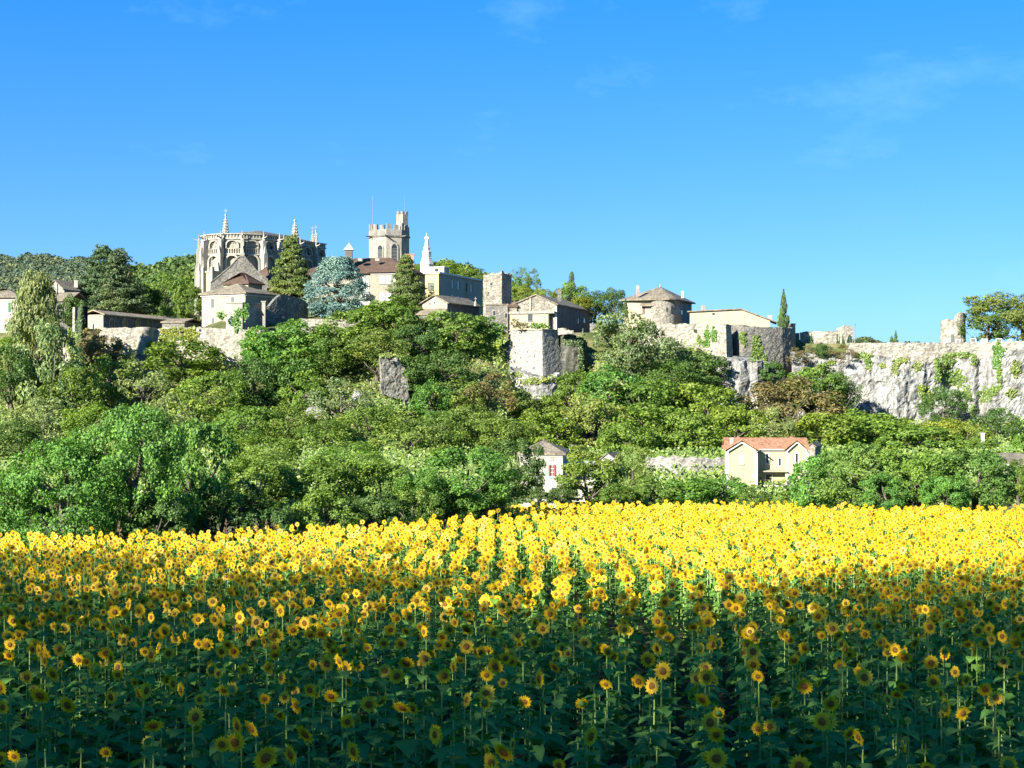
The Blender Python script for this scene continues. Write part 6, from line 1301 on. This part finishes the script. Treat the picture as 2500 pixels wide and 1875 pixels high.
# ------------------------------------------------------------------ sunflowers
def petals(rg, n, r0, r1, w, tri=4, cup=.18, layers=2):
    V = []; Tt = []
    for L in range(layers):
        for k in range(n):
            a = 2 * math.pi * (k + .5 * L) / n + rg.uniform(-.09, .09); rr = r1 * rg.uniform(.84, 1.08) * (1 - .12 * L); c, s = math.cos(a), math.sin(a); b = rg.uniform(-.25, .35)
            def P_(r, t, y): return (c * r - s * t, y, s * r + c * t)
            n0 = len(V)
            if tri == 4:
                rm = lerp(r0, rr, .5); V += [P_(r0, -w * .35, -.004 * L), P_(r0, w * .35, -.004 * L), P_(rm, w * .5, -cup * r1 * .5 * b), P_(rm, -w * .5, -cup * r1 * .5 * b), P_(rr, 0, -cup * r1 * b * .3 + .02 * rg.uniform(-1, 1))]
                Tt += [(n0, n0 + 1, n0 + 2), (n0, n0 + 2, n0 + 3), (n0 + 3, n0 + 2, n0 + 4)]
            else:
                V += [P_(r0, -w * .5, 0), P_(r0, w * .5, 0), P_(rr, 0, -cup * r1 * b)]; Tt += [(n0, n0 + 1, n0 + 2)]
    return V, Tt
def disc(seg, r, h):
    V = [(0, -h * .7, 0)]; Tt = []
    for f, hh in ((.55, h), (1.0, 0)):
        for k in range(seg): a = 2 * math.pi * k / seg; V.append((r * f * math.cos(a), -hh, r * f * math.sin(a)))
    for k in range(seg):
        k2 = (k + 1) % seg; Tt.append((0, 1 + k, 1 + k2)); Tt.append((1 + k, 1 + seg + k, 1 + seg + k2)); Tt.append((1 + k, 1 + seg + k2, 1 + k2))
    return V, Tt
def leaf_shape(L, w, seg=3):
    """drooping heart-shaped leaf along +X with a short stalk, folded at the midrib"""
    prof = [(0.0, .0, 0), (.10, .02, .05), (.28, .5, .06), (.55, .42, .02), (1.0, 0, -.22)]
    V = [(L * x, 0, L * z) for x, _, z in prof]; n = len(V)
    V += [(L * x, w * y, L * (z + .06 * y)) for x, y, z in prof[2:4]] + [(L * x, -w * y, L * (z + .06 * y)) for x, y, z in prof[2:4]]
    Tt = [(1, 5, 2), (2, 5, 6), (2, 6, 3), (3, 6, 4), (1, 2, 7), (2, 8, 7), (2, 3, 8), (3, 4, 8), (0, 1, 2)]
    return V, Tt
def tri_mesh(name, V, Tt, mat, smooth=False): return np_mesh(name, np.array(V, float), np.array(Tt), [mat], None, smooth)
HEADR = .135
pet_m = []; sep_m = []
for s in range(3):
    r_ = random.Random(s); V, Tt = petals(r_, 17, .046, HEADR, .036); pet_m.append(tri_mesh('petals', V, Tt, M['petal']))
V, Tt = disc(14, .056, .018); disc_m = tri_mesh('disc', V, Tt, M['disc'], True)
mbk = MB(); mbk.v = []; seg = 12; vs = []; fs = []
for r, y in ((.062, .004), (.058, .025), (.03, .05), (.014, .085)):
    for k in range(seg): a = 2 * math.pi * k / seg; vs.append((r * math.cos(a), y, r * math.sin(a)))
for i in range(3):
    for k in range(seg): fs.append((i * seg + k, (i + 1) * seg + k, (i + 1) * seg + (k + 1) % seg)); fs.append((i * seg + k, (i + 1) * seg + (k + 1) % seg, i * seg + (k + 1) % seg))
r_ = random.Random(9); V2, T2 = petals(r_, 13, .05, .085, .03, 3, 0, 1); n0 = len(vs); vs += [(x, y + .012, z) for x, y, z in V2]; fs += [tuple(i + n0 for i in t) for t in T2]
cal_m = tri_mesh('flower_head', vs, fs, M['sun_leaf'])
bud_v = [];
def bud_mesh():
    V, Tt = petals(random.Random(4), 12, .02, .07, .03, 4, -1.2, 2); W, U2 = disc(8, .035, .03); n0 = len(V); return tri_mesh('bud', V + W, Tt + [tuple(i + n0 for i in t) for t in U2], M['sun_leaf'])
bud_m = bud_mesh()
leaf_m = [tri_mesh('leaf', *leaf_shape(L, w), M['sun_leaf']) for L, w in ((.34, .30), (.28, .25), (.20, .16))]
def stem_mesh():
    mb = MB(); mb.tube([(0, 0, 0), (.008, 0, .45), (0, .004, .86), (0, -.004, 1.0)], [.016, .014, .011, .008], 5, False); me = bpy.data.meshes.new('stem'); me.from_pydata(mb.v, [], mb.f); me.polygons.foreach_set('use_smooth', mb.sm); me.materials.append(M['sun_stem']); me.update(); return me
stem_m = stem_mesh()
# where the plants stand
def field_far(px):
    """far edge of the field along this column of the photo (distance in metres)"""
    return interp([(-200, 52), (0, 53), (120, 53.0), (300, 53.5), (500, 54.5), (700, 57), (850, 59.5), (1000, 62.5), (1120, 66), (1210, 69), (1240, 77), (1300, 81), (1700, 82), (1900, 81), (1960, 79), (2100, 77), (2450, 76), (2520, 79), (2700, 80)], px)
rg = np.random.default_rng(5); plants = []
SP = .74
for row in range(-78, 79):
    y = 13.2 + rg.uniform(0, .3)
    while y < 83:
        y += rg.uniform(.20, .40) if y < 38 else rg.uniform(.15, .31); x = row * SP + row_shift(y) + rg.normal() * (.09 if y < 48 else .15); px = CX + F * x / y
        if px < -420 or px > 2920 or y > field_far(px): continue
        if rg.uniform() < .05: continue
        plants.append((x, y, px))
for _ in range(110):      # stragglers beyond the left edge
    px = rg.uniform(-20, 60); y = rg.uniform(60, 66); plants.append((X(px, y), y, px))
def bloom_p(px, y):
    p = interp([(13, .24), (18, .32), (22, .56), (27, .8), (32, .92), (38, .95), (45, .97), (90, .97)], y)
    if px < 900: p = min(.97, p * 1.25)
    if 1250 < px < 1700 and y < 30: p *= .7
    return p
plants.sort(key=lambda p: p[1]); recs = []
for i, (x, y, px) in enumerate(plants):
    bl = rg.uniform() < bloom_p(px, y); sc_ = (rg.uniform(.58, 1.04) if y < 34 else rg.uniform(.66, 1.05)) if bl else rg.uniform(.6, .9); hgt = (1.55 + rg.normal() * .13) if bl else (1.22 + rg.normal() * .16)
    spread = interp([(13, 40), (30, 32), (45, 17), (90, 14)], y); yaw = rg.normal() * spread + (-8 if px > 900 else -16)
    if bl and y < 34 and rg.uniform() < .10: yaw += 150
    tilt = rg.normal() * (15 if y < 34 else 10) + (6 if y < 40 else 2)
    recs.append((x, y, H(x, y), max(.8, hgt), sc_, yaw, tilt, bl))
vis = [r for r in recs if CY - (r[2] + r[3] - ZC) * F / r[1] < 1905 and -30 < CX + F * r[0] / r[1] < 2530]
near = vis[:300]; nset = set(id(r) for r in near); rest = [r for r in recs if id(r) not in nset]
rd = random.Random(3)
ZN = ['at the far left', 'below the poplar', 'below the fig', 'below the presbytery', 'below the blue cedar', 'below the bell tower', 'below the round bush', 'below the bastion', 'below the carport', 'below the retaining wall', 'below the yellow house', 'below the brown tree', 'below the ruin wall', 'below the ruined tower', 'at the far right']
def sun_label(r):
    x, y, z, h, s, yaw, tilt, bl = r; px = CX + F * x / y; py = CY - (z + h - ZC) * F / y; zn = ZN[max(0, min(14, int(px / 2500 * 15)))]
    tier = 'bottom edge' if py > 1830 else 'lowest tier' if py > 1770 else 'second tier' if py > 1710 else 'third tier'
    if not bl: return 'leafy flowerless sunflower plant in the shade %s, %s' % (zn, tier)
    face = 'turned away' if abs(yaw) > 90 else 'turned left' if yaw < -28 else 'turned right' if yaw > 18 else 'facing us'
    return '%s open sunflower %s, %s, %s' % ('big' if s > .9 else 'small' if s < .72 else 'medium', face, tier, zn)
labs = {}
for r in near: labs.setdefault(sun_label(r), []).append(r)
LAB = {}
for lb, rs in labs.items():
    rs.sort(key=lambda r: r[0] / r[1])
    for k, r in enumerate(rs): LAB[id(r)] = lb if len(rs) == 1 else (lb + (', left one' if k == 0 else ', right one') if len(rs) == 2 else lb)
for i, (x, y, z, h, s, yaw, tilt, bl) in enumerate(near):
    px = CX + F * x / y; side = 'left' if px < 830 else ('middle' if px < 1670 else 'right'); away = abs(yaw) > 90
    if bl and not away: lab = 'open yellow sunflower in the shaded %s foreground of the field' % side
    elif bl: lab = 'sunflower turned away in the shaded %s foreground' % side
    else: lab = 'leafy sunflower plant not yet in bloom, %s foreground' % side
    lab = LAB[id(near[i])]
    e = empty('sunflower', (x, y, z), lab, 'sunflower', ('open sunflowers' if bl and not away else 'sunflowers turned away' if bl else 'sunflowers in bud') + ' in the foreground'); e.empty_display_size = .1
    def part(nm, me, par, loc=(0, 0, 0), rot=(0, 0, 0), sc=(1, 1, 1)):
        o = bpy.data.objects.new(nm, me); COL.objects.link(o); o.parent = par; o.location = loc; o.rotation_euler = rot; o.scale = sc; return o
    part('stem', stem_m, e, (0, 0, -.02), (0, 0, rd.uniform(0, 6)), (1, 1, h))
    nl = rd.randint(11, 15)
    for k in range(nl):
        f = (k + .5) / nl; a = k * 2.4 + rd.uniform(-.3, .3); zl = h * lerp(.18, .95, f); m = leaf_m[0 if f < .5 else 1 if f < .8 else 2]; q = rd.uniform(.8, 1.25)
        part('leaf', m, e, (0, 0, zl), (0, rd.uniform(-.15, .35), a), (q, q, q))
    rot = Matrix.Rotation(R(yaw), 4, 'Z') @ Matrix.Rotation(R(tilt), 4, 'X'); eu = rot.to_euler()
    if bl:
        hd = part('flower_head', cal_m, e, tuple(Vector((0, 0, h)) + rot @ Vector((0, -.06, .01))), tuple(eu), (s, s, s)); part('petals', pet_m[i % 3], hd, (0, -.002, 0), (0, rd.uniform(0, 6), 0)); part('disc', disc_m, hd, (0, -.003, 0))
    else: part('bud', bud_m, e, (0, 0, h), tuple(eu), (s * .9, s * .9, s * .9))
# the rest of the field as one mass
def template(lod, bl, seed):
    r_ = random.Random(seed); V = []; Tt = []; Mi = []; part_ = []
    def add(v, t, m, pt):
        n0 = len(V); V.extend(v); Tt.extend(tuple(i + n0 for i in q) for q in t); Mi.extend([m] * len(t)); part_.extend([pt] * len(v))
    if bl:
        v, t = petals(r_, 17 if lod == 0 else 13, .046, HEADR, .040 if lod == 0 else .056, 4 if lod == 0 else 3, layers=2 if lod == 0 else 1); add([(x, y - .05, z) for x, y, z in v], t, 1, 1)
        v, t = disc(10 if lod == 0 else 7, .054 if lod == 0 else .047, .018); add([(x, y - .055, z) for x, y, z in v], t if lod == 0 else t, 2, 1)
        if lod == 0: add([(x, y - .05, z) for x, y, z in vs[:4 * seg]], [f for f in fs if max(f) < 4 * seg], 0, 1)
        else: add([(.06, -.04, 0), (0, -.04, .06), (-.06, -.04, 0), (0, -.04, -.06), (0, .03, 0)], [(0, 1, 4), (1, 2, 4), (2, 3, 4), (3, 0, 4)], 0, 1)
    else:
        v, t = petals(r_, 9, .02, .07, .03, 3, -1.2, 1); add(v, t, 0, 1)
    add([(.012, 0, 0), (-.006, .01, 0), (-.006, -.01, 0), (.009, 0, 1), (-.005, .008, 1), (-.005, -.008, 1)], [(0, 1, 4), (0, 4, 3), (1, 2, 5), (1, 5, 4), (2, 0, 3), (2, 3, 5)], 3, 2)
    nl = 10 if lod == 0 else 6
    for k in range(nl):
        f = (k + .5) / nl; a = k * 2.4 + r_.uniform(-.4, .4); zl = lerp(.25, .95, f); L = lerp(.31, .19, f) * r_.uniform(.85, 1.2)
        if lod == 0: v, t = leaf_shape(L, L * .88)
        else: v = [(0, 0, 0), (L * .4, L * .4, .02), (L, 0, -L * .2), (L * .4, -L * .4, .02)]; t = [(0, 1, 2), (0, 2, 3)]
        c, s_ = math.cos(a), math.sin(a); b = r_.uniform(-.3, .1)
        add([(x * c - y * s_, x * s_ + y * c, zl + (z + x * b) / 1.5) for x, y, z in v], t, 0, 2)
    return np.array(V, float), np.array(Tt), np.array(Mi), np.array(part_)
VV = []; TT = []; MM = []; off = 0
for lod, lo, hi in ((0, 0, 34), (1, 34, 200)):
    for bl in (True, False):
        for var in range(4):
            tv, tt, tm, tp_ = template(lod, bl, var * 3 + lod)
            rr = [r for k, r in enumerate(rest) if lo <= r[1] < hi and r[7] == bl and k % 4 == var]
            if not rr: continue
            A = np.array([r[:7] for r in rr]); m = len(A); hd = tp_ == 1
            yaw = np.radians(A[:, 5]); tl = np.radians(A[:, 6]); s = A[:, 4]
            O = np.zeros((m, len(tv), 3)); hv = tv[hd]
            x = hv[:, 0][None] * s[:, None]; y = hv[:, 1][None] * s[:, None]; z = hv[:, 2][None] * s[:, None]
            y2 = y * np.cos(tl)[:, None] - z * np.sin(tl)[:, None]; z2 = y * np.sin(tl)[:, None] + z * np.cos(tl)[:, None]
            O[:, hd, 0] = x * np.cos(yaw)[:, None] - y2 * np.sin(yaw)[:, None]; O[:, hd, 1] = x * np.sin(yaw)[:, None] + y2 * np.cos(yaw)[:, None]; O[:, hd, 2] = z2 + A[:, 3][:, None]
            bv = tv[~hd]; ra = np.random.default_rng(var).uniform(0, 6.28, m); c, sn = np.cos(ra)[:, None], np.sin(ra)[:, None]
            O[:, ~hd, 0] = bv[:, 0] * c - bv[:, 1] * sn; O[:, ~hd, 1] = bv[:, 0] * sn + bv[:, 1] * c; O[:, ~hd, 2] = bv[:, 2][None] * A[:, 3][:, None]
            O += A[:, None, :3]; VV.append(O.reshape(-1, 3)); TT.append((tt[None] + (np.arange(m) * len(tv))[:, None, None]).reshape(-1, 3) + off); MM.append(np.tile(tm, m)); off += m * len(tv)
V = np.concatenate(VV); Tt = np.concatenate(TT); Mi = np.concatenate(MM)
o = link('sunflower_crop', np_mesh('sunflower_crop', V, Tt, [M['sun_leaf'], M['petal'], M['disc'], M['sun_stem']], Mi), None, (0, 0, 0), 'stuff'); tag(o, 'broad mass of blooming sunflowers filling the field beyond the foreground', 'sunflowers')
print('plants', len(recs), 'tris', len(Tt), 'near', len(near), 'far d', near[-1][1])
# ---- seed heads of tall weeds at the edge of the field
for k, (px, top, d, lab) in enumerate(((291, 1272, 53.5, 'tall brown weed spike below the fig'), (552, 1270, 54.5, 'tall weed spike in the dark hollow'), (625, 1268, 55.5, 'leftmost of three brown weed plumes left of the pale shrub'), (650, 1272, 55.8, 'middle of three brown weed plumes left of the pale shrub'), (668, 1275, 56, 'rightmost of three brown weed plumes left of the pale shrub'), (414, 1292, 54, 'short weed spike between fig and dark hollow'), (446, 1294, 54, 'short weed spike at the edge of the dark hollow'))):
    rw = random.Random(k); x = X(px, d); g = H(x, d); zt = Z(top, d); e = empty('weed', (x, d, g), lab, 'weed'); mb = MB(); mb.tube([(x, d, g), (x + .03, d, (g + zt) / 2), (x, d, zt)], [.012, .01, .003], 4, False); mb.build('stalk', M['twig'], e)
    mb = MB()
    for j in range(46):
        z = lerp(zt - .75, zt, rw.random()); rr_ = .16 * (zt - z) / .75 + .015; a = rw.uniform(0, 6.28); p = Vector((x, d, z)); q = p + Vector((math.cos(a) * rr_, math.sin(a) * rr_, .05)); u = Vector((0, 0, .03)); mb.face([p, q + u, q - u * .6])
    mb.build('seed_head', M['brown_wood'], e)
